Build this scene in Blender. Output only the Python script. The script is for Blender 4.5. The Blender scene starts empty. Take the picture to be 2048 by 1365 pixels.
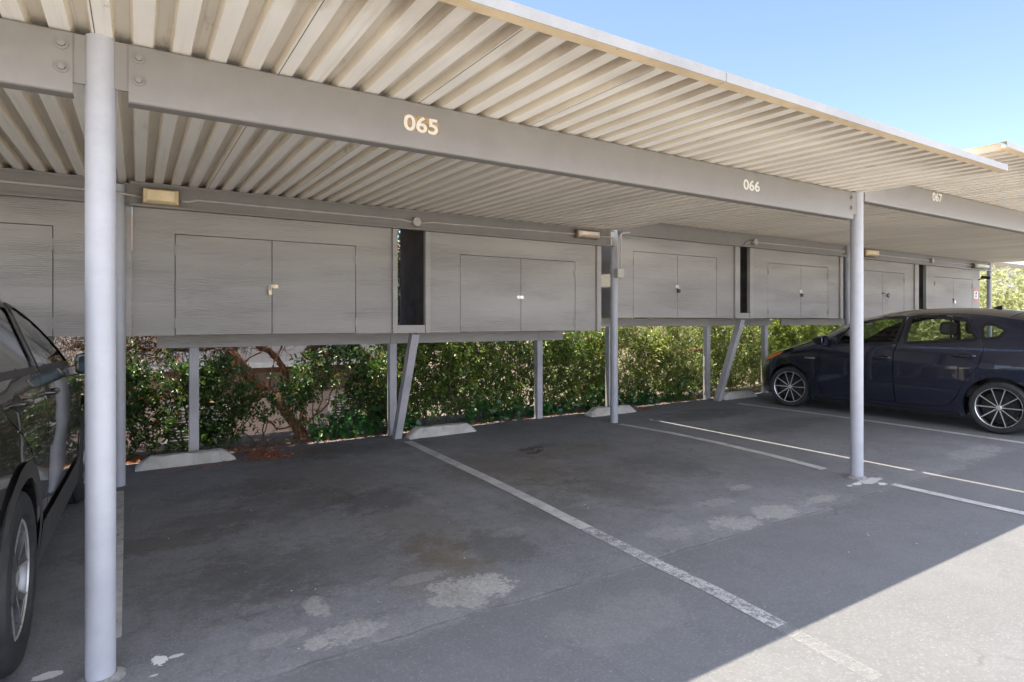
import bpy, bmesh, math, random
import numpy as np
from mathutils import Vector, Matrix, geometry, noise

random.seed(7)
RNG = np.random.default_rng(11)
scene = bpy.context.scene
COL = scene.collection
PI = math.pi
rad = math.radians

# ------------------------------------------------------------------ camera geometry of the place
FOC, YAW, HZ, EYE = 1204.0, rad(31.9), 641.0, 1.43
SY, CY = math.sin(YAW), math.cos(YAW)

def ray(u, v):
    a = (u - 1024.0) / FOC; b = (HZ - v) / FOC
    return (SY + a * CY, CY - a * SY, b)

def at(u, v, Y):
    """point of the vertical plane y = Y (metres) that is seen at photo pixel u, v"""
    r = ray(u, v); t = Y / r[1]
    return Vector((r[0] * t, Y, EYE + r[2] * t))

GSL, GX0 = 0.0075, -0.13            # the car park rises gently towards +x
def gz(x):
    return GSL * (x - GX0)

# ------------------------------------------------------------------ mesh builder
class MB:
    def __init__(self):
        self.v = []; self.f = []; self.mi = []; self.sm = []
    def add(self, verts, faces, mi=0, smooth=False):
        o = len(self.v)
        self.v.extend([tuple(p) for p in verts])
        for f in faces:
            self.f.append([o + i for i in f]); self.mi.append(mi); self.sm.append(smooth)
        return self
    def box(self, x0, x1, y0, y1, z0, z1, mi=0):
        vs = [(x0,y0,z0),(x1,y0,z0),(x1,y1,z0),(x0,y1,z0),(x0,y0,z1),(x1,y0,z1),(x1,y1,z1),(x0,y1,z1)]
        return self.add(vs, [(3,2,1,0),(4,5,6,7),(0,1,5,4),(1,2,6,5),(2,3,7,6),(3,0,4,7)], mi)
    def bar(self, a, b, w, h, up=(0,0,1), mi=0):
        a = Vector(a); b = Vector(b); d = (b - a).normalized()
        s = d.cross(Vector(up)).normalized(); t = s.cross(d).normalized()
        vs = []
        for p in (a, b):
            for i, j in ((-1,-1),(1,-1),(1,1),(-1,1)):
                vs.append(p + s * (i * w / 2) + t * (j * h / 2))
        return self.add(vs, [(3,2,1,0),(4,5,6,7),(0,1,5,4),(1,2,6,5),(2,3,7,6),(3,0,4,7)], mi)
    def tube(self, pts, r, n=12, mi=0, cap=True, smooth=True):
        pts = [Vector(p) for p in pts]
        rs = r if isinstance(r, (list, tuple)) else [r] * len(pts)
        rings = []; prev = None
        for i, p in enumerate(pts):
            d = (pts[min(i + 1, len(pts) - 1)] - pts[max(i - 1, 0)]).normalized()
            if prev is None:
                a = Vector((0, 0, 1)) if abs(d.z) < .9 else Vector((1, 0, 0))
                s = d.cross(a).normalized()
            else:
                s = (prev - d * prev.dot(d)).normalized()
            prev = s; t = d.cross(s)
            rings.append([p + (s * math.cos(2*PI*k/n) + t * math.sin(2*PI*k/n)) * rs[i] for k in range(n)])
        vs = [q for ring in rings for q in ring]; fs = []
        for i in range(len(pts) - 1):
            for k in range(n):
                a = i*n + k; b = i*n + (k+1) % n
                fs.append((a, b, b + n, a + n))
        self.add(vs, fs, mi, smooth)
        if cap:
            self.add(rings[0], [tuple(reversed(range(n)))], mi); self.add(rings[-1], [tuple(range(n))], mi)
        return self
    def prism_x(self, prof, x0, x1, mi=0):
        """closed (y, z) profile run along x"""
        n = len(prof)
        vs = [(x0, y, z) for y, z in prof] + [(x1, y, z) for y, z in prof]
        fs = [(i, (i+1) % n, n + (i+1) % n, n + i) for i in range(n)]
        self.add(vs, fs, mi)
        self.add([(x0, y, z) for y, z in prof], [tuple(reversed(range(n)))], mi)
        self.add([(x1, y, z) for y, z in prof], [tuple(range(n))], mi)
        return self
    def lathe_x(self, prof, c, n=48, mi=0, smooth=True):
        """(x, r) profile turned about the x axis through c"""
        m = len(prof); vs = []
        for k in range(n):
            a = 2*PI*k/n
            for x, r in prof:
                vs.append((c[0] + x, c[1] + r*math.cos(a), c[2] + r*math.sin(a)))
        fs = []
        for k in range(n):
            for j in range(m - 1):
                p = k*m + j; q = ((k+1) % n)*m + j
                fs.append((p, p+1, q+1, q))
        return self.add(vs, fs, mi, smooth)
    def blob(self, c, r, n=10, mi=0):
        c = Vector(c); vs = []; fs = []
        r = r if isinstance(r, (tuple, list)) else (r, r, r)
        for i in range(n + 1):
            th = PI*i/n
            for k in range(2*n):
                ph = PI*k/n
                vs.append((c.x + r[0]*math.sin(th)*math.cos(ph), c.y + r[1]*math.sin(th)*math.sin(ph), c.z + r[2]*math.cos(th)))
        for i in range(n):
            for k in range(2*n):
                a = i*2*n + k; b = i*2*n + (k+1) % (2*n)
                fs.append((a, a + 2*n, b + 2*n, b))
        return self.add(vs, fs, mi, True)
    def build(self, name, mats, parent=None, bevel=0.0, seg=2, loc=None):
        me = bpy.data.meshes.new(name)
        me.from_pydata(self.v, [], self.f)
        mats = mats if isinstance(mats, (list, tuple)) else [mats]
        for m in mats: me.materials.append(m)
        me.polygons.foreach_set('material_index', self.mi)
        me.polygons.foreach_set('use_smooth', self.sm)
        bm = bmesh.new(); bm.from_mesh(me)
        bmesh.ops.remove_doubles(bm, verts=bm.verts, dist=1e-5)
        bmesh.ops.recalc_face_normals(bm, faces=bm.faces)
        bm.to_mesh(me); bm.free()
        me.set_sharp_from_angle(angle=rad(38))
        me.update()
        o = bpy.data.objects.new(name, me); COL.objects.link(o)
        if bevel:
            md = o.modifiers.new('bevel', 'BEVEL'); md.width = bevel; md.segments = seg; md.limit_method = 'ANGLE'; md.angle_limit = rad(40)
            try: md.harden_normals = False
            except Exception: pass
        if loc is not None: o.location = loc
        if parent is not None: put(o, parent)
        return o

def put(o, parent):
    o.parent = parent
    # all parts are modelled in the world; undo the parent's own place
    o.matrix_parent_inverse = Matrix.LocRotScale(parent.location, parent.rotation_euler, parent.scale).inverted()

def tag(o, label, cat, group=None, kind=None):
    o['label'] = label
    if cat: o['category'] = cat
    if group: o['group'] = group
    if kind: o['kind'] = kind
    return o

def thing(name, loc, label, cat, group=None):
    o = bpy.data.objects.new(name, None); COL.objects.link(o)
    o.location = loc; o.empty_display_size = .2
    return tag(o, label, cat, group)

# ------------------------------------------------------------------ materials
class NT:
    def __init__(self, name):
        self.m = bpy.data.materials.new(name); self.m.use_nodes = True
        self.t = self.m.node_tree; self.b = self.t.nodes['Principled BSDF']; self.out = self.t.nodes['Material Output']
        self._pos = None
    def n(self, t, **kw):
        nd = self.t.nodes.new(t)
        for k, v in kw.items():
            if k in nd.inputs: 
                self.set(nd.inputs[k], v)
            else: setattr(nd, k, v)
        return nd
    def set(self, sock, v):
        if hasattr(v, 'is_output') or isinstance(v, bpy.types.NodeSocket): self.t.links.new(v, sock)
        else: sock.default_value = v
    def pos(self, scale=(1,1,1)):
        if self._pos is None: self._pos = self.n('ShaderNodeNewGeometry').outputs['Position']
        mp = self.n('ShaderNodeMapping'); self.set(mp.inputs['Vector'], self._pos); mp.inputs['Scale'].default_value = scale
        return mp.outputs[0]
    def noise(self, scale=5, detail=4, rough=.55, vec=None, dist=0.0):
        nd = self.n('ShaderNodeTexNoise'); nd.inputs['Scale'].default_value = scale; nd.inputs['Detail'].default_value = detail
        nd.inputs['Roughness'].default_value = rough; nd.inputs['Distortion'].default_value = dist
        self.set(nd.inputs['Vector'], vec if vec is not None else self.pos())
        return nd.outputs['Fac']
    def math(self, op, a, b=None, c=None, clamp=False):
        nd = self.n('ShaderNodeMath', operation=op); nd.use_clamp = clamp
        self.set(nd.inputs[0], a)
        if b is not None: self.set(nd.inputs[1], b)
        if c is not None: self.set(nd.inputs[2], c)
        return nd.outputs[0]
    def ss(self, x, lo, hi):
        nd = self.n('ShaderNodeMapRange', interpolation_type='SMOOTHSTEP'); self.set(nd.inputs['Value'], x)
        self.set(nd.inputs['From Min'], lo); self.set(nd.inputs['From Max'], hi)
        return nd.outputs[0]
    def mix(self, fac, a, b):
        nd = self.n('ShaderNodeMix', data_type='RGBA'); self.set(nd.inputs[0], fac)
        for s, v in ((nd.inputs[6], a), (nd.inputs[7], b)):
            if isinstance(v, bpy.types.NodeSocket): self.t.links.new(v, s)
            else: s.default_value = (*v, 1) if len(v) == 3 else v
        return nd.outputs[2]
    def bump(self, h, strength=.3, dist=.01, prev=None):
        nd = self.n('ShaderNodeBump'); nd.inputs['Strength'].default_value = strength; nd.inputs['Distance'].default_value = dist
        self.set(nd.inputs['Height'], h)
        if prev is not None: self.set(nd.inputs['Normal'], prev)
        return nd.outputs[0]
    def done(self, color=None, rough=.6, normal=None, **kw):
        if color is not None:
            if isinstance(color, bpy.types.NodeSocket): self.set(self.b.inputs['Base Color'], color)
            else: self.b.inputs['Base Color'].default_value = (*color, 1)
        self.set(self.b.inputs['Roughness'], rough)
        if normal is not None: self.set(self.b.inputs['Normal'], normal)
        for k, v in kw.items(): self.set(self.b.inputs[k.replace('_', ' ')], v)
        return self.m

def scale3(c, k): return tuple(x*k for x in c)

def mat_paint(name, col, rough=.45, grain=0.0, chips=False, var=1.0):
    t = NT(name)
    n1 = t.noise(1.3, 5, .6); n2 = t.noise(9, 6, .65)
    f = t.math('MULTIPLY', t.math('ADD', n1, n2), .5)
    c = t.mix(t.ss(f, .35, .68), scale3(col, 1 - .14*var), scale3(col, 1 + .1*var))
    dirt = t.ss(t.noise(3.1, 7, .7), .60, .75)
    c = t.mix(t.math('MULTIPLY', dirt, .35*var), c, (col[0]*.72, col[1]*.68, col[2]*.6))
    if chips:
        ch = t.ss(t.noise(26, 3, .5), .735, .76)
        c = t.mix(ch, c, (.20, .15, .11))
    nm = t.bump(t.noise(120, 3, .6), .12, .004)
    return t.done(c, t.math('MULTIPLY_ADD', n2, .25, rough - .1), nm)

def mat_wood(name, col, scale=(2.2, 30, 30), strength=.6, vertical=False, band=True):
    """painted boards whose embossed grain runs along x (or z)"""
    t = NT(name)
    sc = (30, 30, 2.2) if vertical else (2.0, 30, 34)
    v = t.pos(sc)
    g = t.noise(1.0, 8, .62, v, .6)
    w = t.n('ShaderNodeTexWave', wave_type='BANDS', bands_direction='Z' if not vertical else 'X')
    w.inputs['Scale'].default_value = 15; w.inputs['Distortion'].default_value = 9; w.inputs['Detail'].default_value = 4; w.inputs['Detail Scale'].default_value = .8
    t.set(w.inputs['Vector'], t.pos((.30, 1, 1.25) if not vertical else (1.25, 1, .3)))
    wv = w.outputs['Fac']
    patchy = t.ss(t.noise(1.6, 3, .5, t.pos((.6, 1, 2.2))), .42, .62)
    g2 = t.noise(1.0, 6, .7, t.pos((7, 60, 130) if not vertical else (130, 60, 7)))
    h = t.math('ADD', t.math('MULTIPLY_ADD', g2, .5, g), t.math('MULTIPLY', t.math('MULTIPLY', wv, patchy), .45))
    tone = t.noise(.9, 4, .5, t.pos((.5, 1, 3.2)))
    c = t.mix(t.ss(tone, .3, .7), scale3(col, .88), scale3(col, 1.12))
    c = t.mix(t.math('MULTIPLY', t.ss(h, .92, 1.25), .42), c, scale3(col, .62))
    c = t.mix(t.math('MULTIPLY', t.ss(g2, .53, .68), .40), c, scale3(col, 1.3))
    c = t.mix(t.math('MULTIPLY', t.ss(t.noise(2.3, 6, .7), .60, .74), .30), c, (col[0]*.78, col[1]*.7, col[2]*.6))
    return t.done(c, .62, t.bump(h, strength, .012))

def mat_simple(name, col, rough=.5, var=.15, sc=8, bump=0.0, **kw):
    t = NT(name)
    n1 = t.noise(sc, 5, .6)
    c = t.mix(t.ss(n1, .3, .7), scale3(col, 1 - var), scale3(col, 1 + var))
    nm = t.bump(t.noise(sc*12, 3, .6), bump, .005) if bump else None
    return t.done(c, rough, nm, **kw)

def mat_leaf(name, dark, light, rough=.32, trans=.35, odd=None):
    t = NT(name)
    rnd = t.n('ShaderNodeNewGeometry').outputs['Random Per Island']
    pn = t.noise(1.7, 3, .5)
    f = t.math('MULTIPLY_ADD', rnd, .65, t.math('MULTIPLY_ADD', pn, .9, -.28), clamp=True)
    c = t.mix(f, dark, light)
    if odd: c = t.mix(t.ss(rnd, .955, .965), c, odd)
    t.set(t.b.inputs['Base Color'], c); t.set(t.b.inputs['Roughness'], rough)
    tr = t.n('ShaderNodeBsdfTranslucent')
    hv = t.n('ShaderNodeHueSaturation'); t.set(hv.inputs['Color'], c); hv.inputs['Value'].default_value = 1.6; hv.inputs['Hue'].default_value = .485
    t.set(tr.inputs['Color'], hv.outputs[0])
    mx = t.n('ShaderNodeMixShader'); mx.inputs[0].default_value = trans
    t.t.links.new(t.b.outputs[0], mx.inputs[1]); t.t.links.new(tr.outputs[0], mx.inputs[2]); t.t.links.new(mx.outputs[0], t.out.inputs[0])
    return t.m

def mat_glass(name, tint, refl=1.0):
    t = NT(name)
    tr = t.n('ShaderNodeBsdfTransparent'); tr.inputs['Color'].default_value = (*tint, 1)
    gl = t.n('ShaderNodeBsdfGlossy'); gl.inputs['Roughness'].default_value = .02; gl.inputs['Color'].default_value = (1, 1, 1, 1)
    fr = t.n('ShaderNodeFresnel'); t.set(fr.inputs['IOR'], t.math('MULTIPLY_ADD', t.n('ShaderNodeNewGeometry').outputs['Backfacing'], 1/1.5 - 1.5, 1.5))
    mx = t.n('ShaderNodeMixShader'); t.set(mx.inputs[0], t.math('MULTIPLY', fr.outputs[0], refl, clamp=True))
    t.t.links.new(tr.outputs[0], mx.inputs[1]); t.t.links.new(gl.outputs[0], mx.inputs[2]); t.t.links.new(mx.outputs[0], t.out.inputs[0])
    return t.m

GREY = (.325, .310, .286)
M = {}
M['post'] = mat_paint('post_paint', (.355, .362, .39), .4, var=.7)
M['beam'] = mat_paint('beam_paint', (.192, .180, .166), .42, var=.55)
M['siding'] = mat_wood('siding_paint', GREY)
M['board'] = mat_wood('board_paint', scale3(GREY, 1.06), strength=.35)
M['timber'] = mat_wood('timber_paint', (.40, .39, .40), strength=.35, vertical=True)
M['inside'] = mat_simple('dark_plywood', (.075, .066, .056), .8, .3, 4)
M['steel'] = mat_simple('dull_steel', (.55, .53, .50), .38, .15, 30, Metallic=.9)
M['brass'] = mat_simple('worn_brass', (.40, .33, .20), .4, .15, 30, Metallic=.85)
M['darkmetal'] = mat_simple('dark_metal', (.05, .048, .045), .45, .2, 30, Metallic=.7)
M['conduit'] = mat_paint('conduit_paint', (.40, .37, .345), .4)
M['fascia'] = mat_paint('fascia_metal', (.225, .22, .21), .45, chips=True)
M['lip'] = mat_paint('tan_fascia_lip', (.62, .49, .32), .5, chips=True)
M['bronze'] = mat_simple('bronze_frame', (.16, .115, .06), .5, .2, 20)
M['white'] = mat_simple('number_white', (.56, .535, .475), .5, .06, 30)
M['residue'] = mat_simple('old_adhesive', (.26, .18, .095), .7, .3, 40)
M['rubber'] = mat_simple('tyre_rubber', (.022, .022, .023), .72, .3, 12, .25)
M['blackplastic'] = mat_simple('black_trim', (.012, .012, .013), .38, .2, 20)
M['greyplastic'] = mat_simple('grey_cladding', (.045, .044, .043), .55, .2, 14, .1)
M['cloth'] = mat_simple('seat_cloth', (.10, .098, .095), .9, .2, 40)
M['machined'] = mat_simple('machined_alloy', (.72, .71, .69), .34, .08, 30, Metallic=.75)
M['silveralloy'] = mat_simple('silver_alloy', (.20, .20, .205), .35, .1, 30, Metallic=.75)
M['gunmetal'] = mat_simple('dark_alloy', (.06, .06, .065), .35, .15, 30, Metallic=.8)
M['glass'] = mat_glass('car_glass', (.66, .72, .68), 1.0)
M['darkglass'] = mat_glass('privacy_glass', (.10, .105, .10), 1.3)
M['mirror'] = mat_simple('mirror_glass', (.020, .040, .045), .04, .05, 10, Metallic=.25)  # dark teal colour stands in for the dim reflection in the glass
M['amber'] = mat_simple('amber_lens', (.75, .22, .03), .15, .1, 30)
M['lens'] = mat_simple('clear_lens', (.35, .33, .30), .12, .1, 30)

def mat_lens(name, col):
    t = NT(name)
    w = t.n('ShaderNodeTexWave', wave_type='BANDS', bands_direction='Z'); w.inputs['Scale'].default_value = 60
    t.set(w.inputs['Vector'], t.pos())
    c = t.mix(t.ss(t.noise(9, 5, .6), .35, .7), scale3(col, .8), col)
    return t.done(c, .3, t.bump(w.outputs['Fac'], .3, .003))
M['lens_amber'] = mat_lens('yellowed_lens', (.82, .66, .40))
M['lens_pink'] = mat_lens('milky_lens', (.80, .68, .58))
M['lens_green'] = mat_lens('greenish_lens', (.74, .74, .55))

def mat_carpaint(name, col, fleck=.0):
    t = NT(name)
    n = t.noise(900, 1, .5)
    c = t.mix(n, scale3(col, .75), scale3(col, 1.3))
    dust = t.ss(t.noise(5, 6, .6), .45, .8)
    c = t.mix(t.math('MULTIPLY', dust, .10), c, (.10, .09, .075))
    return t.done(c, t.math('MULTIPLY_ADD', dust, .08, .22), None, Coat_Weight=1.0, Coat_Roughness=.025, Metallic=.35)
M['navy'] = mat_carpaint('navy_car_paint', (.016, .0195, .037))
M['blackpaint'] = mat_carpaint('black_car_paint', (.020, .018, .016))

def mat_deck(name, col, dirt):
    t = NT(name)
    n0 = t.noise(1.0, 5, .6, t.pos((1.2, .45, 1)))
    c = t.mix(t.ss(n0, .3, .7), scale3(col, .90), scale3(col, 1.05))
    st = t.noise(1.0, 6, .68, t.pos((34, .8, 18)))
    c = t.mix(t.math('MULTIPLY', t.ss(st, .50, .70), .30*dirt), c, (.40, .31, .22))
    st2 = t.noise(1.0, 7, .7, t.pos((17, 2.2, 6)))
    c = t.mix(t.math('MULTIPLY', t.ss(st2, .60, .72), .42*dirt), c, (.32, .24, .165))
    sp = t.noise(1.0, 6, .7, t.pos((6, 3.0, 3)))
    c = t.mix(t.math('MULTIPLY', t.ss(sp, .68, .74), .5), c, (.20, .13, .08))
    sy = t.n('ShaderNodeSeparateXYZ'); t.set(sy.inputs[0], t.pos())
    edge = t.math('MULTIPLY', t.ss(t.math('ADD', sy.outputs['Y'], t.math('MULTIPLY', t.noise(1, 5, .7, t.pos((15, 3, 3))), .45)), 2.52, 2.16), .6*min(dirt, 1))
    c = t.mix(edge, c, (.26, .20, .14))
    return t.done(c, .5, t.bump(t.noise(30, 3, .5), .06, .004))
M['deck'] = [mat_deck('cream_deck_paint', (.91, .87, .80), .6), mat_deck('tan_rib_sides', (.76, .68, .56), 1.3), mat_deck('tan_rib_tops', (.80, .735, .63), 1.2)]  # rib sides and tops toned darker tan than the flats so ribs stand out
M['seam'] = mat_simple('seam_dirt', (.10, .075, .05), .8, .3, 20)

def mat_concrete():
    t = NT('wheel_stop_concrete')
    col = (.50, .475, .425)
    c = t.mix(t.ss(t.noise(5, 6, .65), .3, .7), scale3(col, .78), scale3(col, 1.12))
    c = t.mix(t.math('MULTIPLY', t.ss(t.noise(11, 5, .7, t.pos((1, 1, .5))), .55, .68), .60), c, (.22, .25, .26))
    c = t.mix(t.math('MULTIPLY', t.ss(t.noise(4, 5, .7), .62, .72), .5), c, (.28, .22, .16))
    h = t.math('ADD', t.noise(60, 4, .7), t.math('MULTIPLY', t.noise(14, 4, .6), 1.2))
    return t.done(c, .85, t.bump(h, .7, .008))
M['concrete'] = mat_concrete()
M['concrete_dark'] = mat_simple('mortar', (.20, .195, .185), .9, .35, 25, .5)

def mat_bark():
    t = NT('shaggy_red_bark')
    n = t.noise(1, 7, .7, t.pos((26, 26, 6)))
    c = t.mix(t.ss(n, .3, .72), (.075, .032, .017), (.36, .17, .08))
    c = t.mix(t.ss(t.noise(3, 4, .6), .58, .7), c, (.36, .27, .19))
    return t.done(c, .85, t.bump(n, 1.0, .03))
M['bark'] = mat_bark()
M['twig'] = mat_simple('dry_twigs', (.17, .115, .075), .85, .4, 3)
M['stem'] = mat_simple('hedge_stems', (.09, .065, .04), .8, .3, 4)
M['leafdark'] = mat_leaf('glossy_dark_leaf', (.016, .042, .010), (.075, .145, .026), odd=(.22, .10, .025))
M['leafsun'] = mat_leaf('sunlit_tint_leaf', (.06, .10, .016), (.30, .36, .09), .38, .45, odd=(.6, .55, .4))  # lighter, yellower leaf colour stands in for sun glowing through the hedge
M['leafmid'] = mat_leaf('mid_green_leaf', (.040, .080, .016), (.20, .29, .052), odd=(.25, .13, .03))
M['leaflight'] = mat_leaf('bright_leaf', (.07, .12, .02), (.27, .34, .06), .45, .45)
M['leafpale'] = mat_leaf('pale_variegated_leaf', (.12, .15, .035), (.50, .50, .25), .5, .4)
M['ivy'] = mat_leaf('ivy_leaf', (.012, .045, .014), (.045, .135, .03), .3, .3)
M['needle'] = mat_leaf('cypress_sprays', (.03, .05, .015), (.10, .14, .04), .6, .3)
M['litter'] = mat_leaf('dead_leaf_litter', (.22, .060, .022), (.58, .20, .07), .8, .1, odd=(.55, .42, .26))

# ------------------------------------------------------------------ world, sun, camera
SUNV = Vector((-.2577, .0725, 1.0)).normalized()
w = bpy.data.worlds.new('World'); scene.world = w; w.use_nodes = True
nt = w.node_tree
sky = nt.nodes.new('ShaderNodeTexSky'); sky.sky_type = 'NISHITA'; sky.sun_disc = False
sky.sun_elevation = math.asin(SUNV.z); sky.sun_rotation = math.atan2(SUNV.x, SUNV.y) % (2*PI)
sky.air_density = 1.0; sky.dust_density = .15; sky.ozone_density = 3.0; sky.altitude = 50
# clear deep blue ahead of the lane, bright cloud added over the unseen side as fill light
bg = nt.nodes['Background']; bg.inputs[1].default_value = .05
tint = nt.nodes.new('ShaderNodeMix'); tint.data_type = 'RGBA'; tint.blend_type = 'MULTIPLY'; tint.inputs[0].default_value = 1; tint.inputs[7].default_value = (1.04, .93, .97, 1)
nt.links.new(sky.outputs[0], tint.inputs[6]); nt.links.new(tint.outputs[2], bg.inputs[0])
bg2 = nt.nodes.new('ShaderNodeBackground'); bg2.inputs[1].default_value = .50
def wn(t, **k):
    n = nt.nodes.new(t)
    for a, b in k.items(): setattr(n, a, b)
    return n
tc = wn('ShaderNodeTexCoord'); sp = wn('ShaderNodeSeparateXYZ'); nt.links.new(tc.outputs['Generated'], sp.inputs[0])
cn = wn('ShaderNodeTexNoise'); cn.inputs['Scale'].default_value = 2.2; cn.inputs['Detail'].default_value = 6; nt.links.new(tc.outputs['Generated'], cn.inputs['Vector'])
ad = wn('ShaderNodeMath', operation='MULTIPLY_ADD'); nt.links.new(cn.outputs['Fac'], ad.inputs[0]); ad.inputs[1].default_value = .5; nt.links.new(sp.outputs['Y'], ad.inputs[2])
mr = wn('ShaderNodeMapRange', interpolation_type='SMOOTHSTEP'); nt.links.new(ad.outputs[0], mr.inputs['Value']); mr.inputs['From Min'].default_value = .40; mr.inputs['From Max'].default_value = .0
cr = wn('ShaderNodeMapRange'); nt.links.new(cn.outputs['Fac'], cr.inputs['Value']); cr.inputs['From Min'].default_value = .3; cr.inputs['From Max'].default_value = .7
cm = wn('ShaderNodeMix', data_type='RGBA'); nt.links.new(cr.outputs[0], cm.inputs[0]); cm.inputs[6].default_value = (.66, .77, 1.06, 1); cm.inputs[7].default_value = (.93, .97, 1.08, 1)
nt.links.new(cm.outputs[2], bg2.inputs[0])
ms = wn('ShaderNodeMixShader'); nt.links.new(mr.outputs[0], ms.inputs[0]); nt.links.new(bg.outputs[0], ms.inputs[1]); nt.links.new(bg2.outputs[0], ms.inputs[2])
nt.links.new(ms.outputs[0], nt.nodes['World Output'].inputs[0])
sl = bpy.data.lights.new('sun', 'SUN'); sl.energy = 2.0; sl.angle = rad(.5); sl.color = (1.0, .91, .755)
so = bpy.data.objects.new('sun', sl); COL.objects.link(so); so.location = (0, 0, 12)
so.rotation_euler = SUNV.to_track_quat('Z', 'Y').to_euler()
cam = bpy.data.cameras.new('camera'); co = bpy.data.objects.new('camera', cam); COL.objects.link(co)
co.location = (0, 0, EYE); co.rotation_euler = (rad(90), 0, -YAW)
cam.sensor_width = 36; cam.lens = FOC / 2048 * 36; cam.shift_y = -(682.5 - HZ) / 2048
cam.clip_start = .05; cam.clip_end = 3000
scene.camera = co
scene.view_settings.view_transform = 'Standard'; scene.view_settings.look = 'None'
scene.view_settings.exposure = 2.75; scene.view_settings.gamma = 1.0
try:
    scene.cycles.max_bounces = 10; scene.cycles.diffuse_bounces = 6; scene.cycles.transparent_max_bounces = 16
    scene.cycles.use_denoising = True; scene.cycles.caustics_reflective = False; scene.cycles.caustics_refractive = False
except Exception: pass

# ------------------------------------------------------------------ ground
def mat_asphalt():
    t = NT('asphalt')
    P = t.n('ShaderNodeNewGeometry').outputs['Position']
    sx = t.n('ShaderNodeSeparateXYZ'); t.set(sx.inputs[0], P)
    X, Y = sx.outputs['X'], sx.outputs['Y']
    base = (.166, .166, .170)
    wob = t.math('MULTIPLY_ADD', t.noise(2.2, 4, .6), .10, -.05)
    lane = t.ss(t.math('ADD', Y, wob), 2.60, 2.52)
    pd = t.noise(6.0, 7, .72); pd2 = t.noise(34, 5, .75)
    big = t.noise(.55, 5, .6); mid = t.noise(2.6, 6, .65); fine = t.noise(70, 4, .7); vf = t.noise(260, 2, .6)
    c = t.mix(t.ss(big, .3, .7), scale3(base, .80), scale3(base, 1.10))
    c = t.mix(t.math('MULTIPLY', t.ss(mid, .42, .66), .55), c, scale3(base, .66))
    # parked-car scuffing that runs along the stalls
    ty = t.noise(1.0, 5, .6, t.pos((5.0, .35, 1)), .3)
    c = t.mix(t.math('MULTIPLY', t.ss(ty, .52, .72), .35), c, scale3(base, .62))
    m12 = t.noise(13, 6, .72)
    c = t.mix(t.math('MULTIPLY', t.ss(m12, .50, .64), .50), c, scale3(base, .56))
    c = t.mix(t.math('MULTIPLY', t.ss(fine, .50, .66), t.math('MULTIPLY_ADD', lane, .30, .34)), c, scale3(base, 1.85))
    c = t.mix(t.math('MULTIPLY', t.ss(vf, .46, .30), .60), c, scale3(base, .40))
    c = t.mix(t.math('MULTIPLY', t.ss(vf, .3, .5), .25), scale3(base, .55), c) if False else c
    # lane side of the old seam: coarser, darkened to curb its sunlit brightness, pale aggregate showing
    c = t.mix(t.math('MULTIPLY', lane, .65), c, scale3(base, .60))
    vo = t.n('ShaderNodeTexVoronoi', feature='F1'); vo.inputs['Scale'].default_value = 95; vo.inputs['Randomness'].default_value = 1
    t.set(vo.inputs['Vector'], P)
    vr = t.n('ShaderNodeSeparateColor'); t.set(vr.inputs[0], vo.outputs['Color'])
    pick = t.ss(vr.outputs[0], .90, .93)
    dots = t.math('MULTIPLY', t.ss(vo.outputs['Distance'], .34, .22), pick)
    dots = t.math('MULTIPLY', dots, t.math('MULTIPLY_ADD', lane, .55, .22))
    dots = t.math('MULTIPLY', dots, t.ss(t.noise(3, 3, .6), .30, .60))
    c = t.mix(dots, c, (.25, .245, .235))
    # worn patches / oil: (x, y, rx, ry, colour, strength, sharp)
    pale = (.34, .328, .30); oil = (.038, .035, .032); brown = (.10, .078, .05); paint = (.62, .61, .58); grime = (.075, .068, .058)
    warp = t.math('ADD', t.math('MULTIPLY_ADD', pd, 5.6, -2.8), t.math('MULTIPLY_ADD', pd2, 3.2, -1.6))
    v3 = t.n('ShaderNodeTexVoronoi', feature='F1'); v3.inputs['Scale'].default_value = 85; t.set(v3.inputs['Vector'], P)
    s3 = t.n('ShaderNodeSeparateColor'); t.set(s3.inputs[0], v3.outputs['Color'])
    stones = t.math('MULTIPLY', t.math('MULTIPLY_ADD', s3.outputs[1], 1.15, .05, clamp=True), t.ss(t.math('ADD', pd2, t.math('MULTIPLY', pd, .6)), .58, .80))
    def spot(c, x, y, rx, ry, colr, k=.8, soft=.10):
        dx = t.math('MULTIPLY', t.math('SUBTRACT', X, x), 1/rx); dy = t.math('MULTIPLY', t.math('SUBTRACT', Y, y), 1/ry)
        d = t.math('ADD', t.math('MULTIPLY', dx, dx), t.math('MULTIPLY', dy, dy))
        d = t.math('ADD', d, t.math('MULTIPLY', warp, 1.0))
        m = t.ss(d, 1.0 + soft, 1.0 - soft)
        if colr == pale: m = t.math('MULTIPLY', m, t.math('MULTIPLY_ADD', stones, .60, .34))
        return t.mix(t.math('MULTIPLY', m, k), c, colr)
    for s in SPOTS:
        colr = {'pale': pale, 'oil': oil, 'brown': brown, 'paint': paint, 'grime': grime}[s[4]]
        c = spot(c, s[0], s[1], s[2], s[3], colr, s[5], s[6])
    # the seam itself: a ragged thin crack
    cr = t.math('ABSOLUTE', t.math('ADD', t.math('SUBTRACT', Y, 2.565), wob))
    cr = t.math('ADD', cr, t.math('MULTIPLY', t.math('ABSOLUTE', t.math('SUBTRACT', pd2, .5)), .03))
    crm = t.math('MULTIPLY', t.ss(cr, .011, .002), t.ss(t.noise(4, 5, .75), .42, .58))
    c = t.mix(t.math('MULTIPLY', crm, .6), c, (.05, .045, .042))
    crl = t.math('MULTIPLY', t.ss(t.math('ABSOLUTE', t.math('SUBTRACT', cr, .022)), .012, .002), t.ss(t.noise(9, 4, .7), .50, .62))
    c = t.mix(t.math('MULTIPLY', crl, .35), c, (.30, .28, .25))
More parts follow.
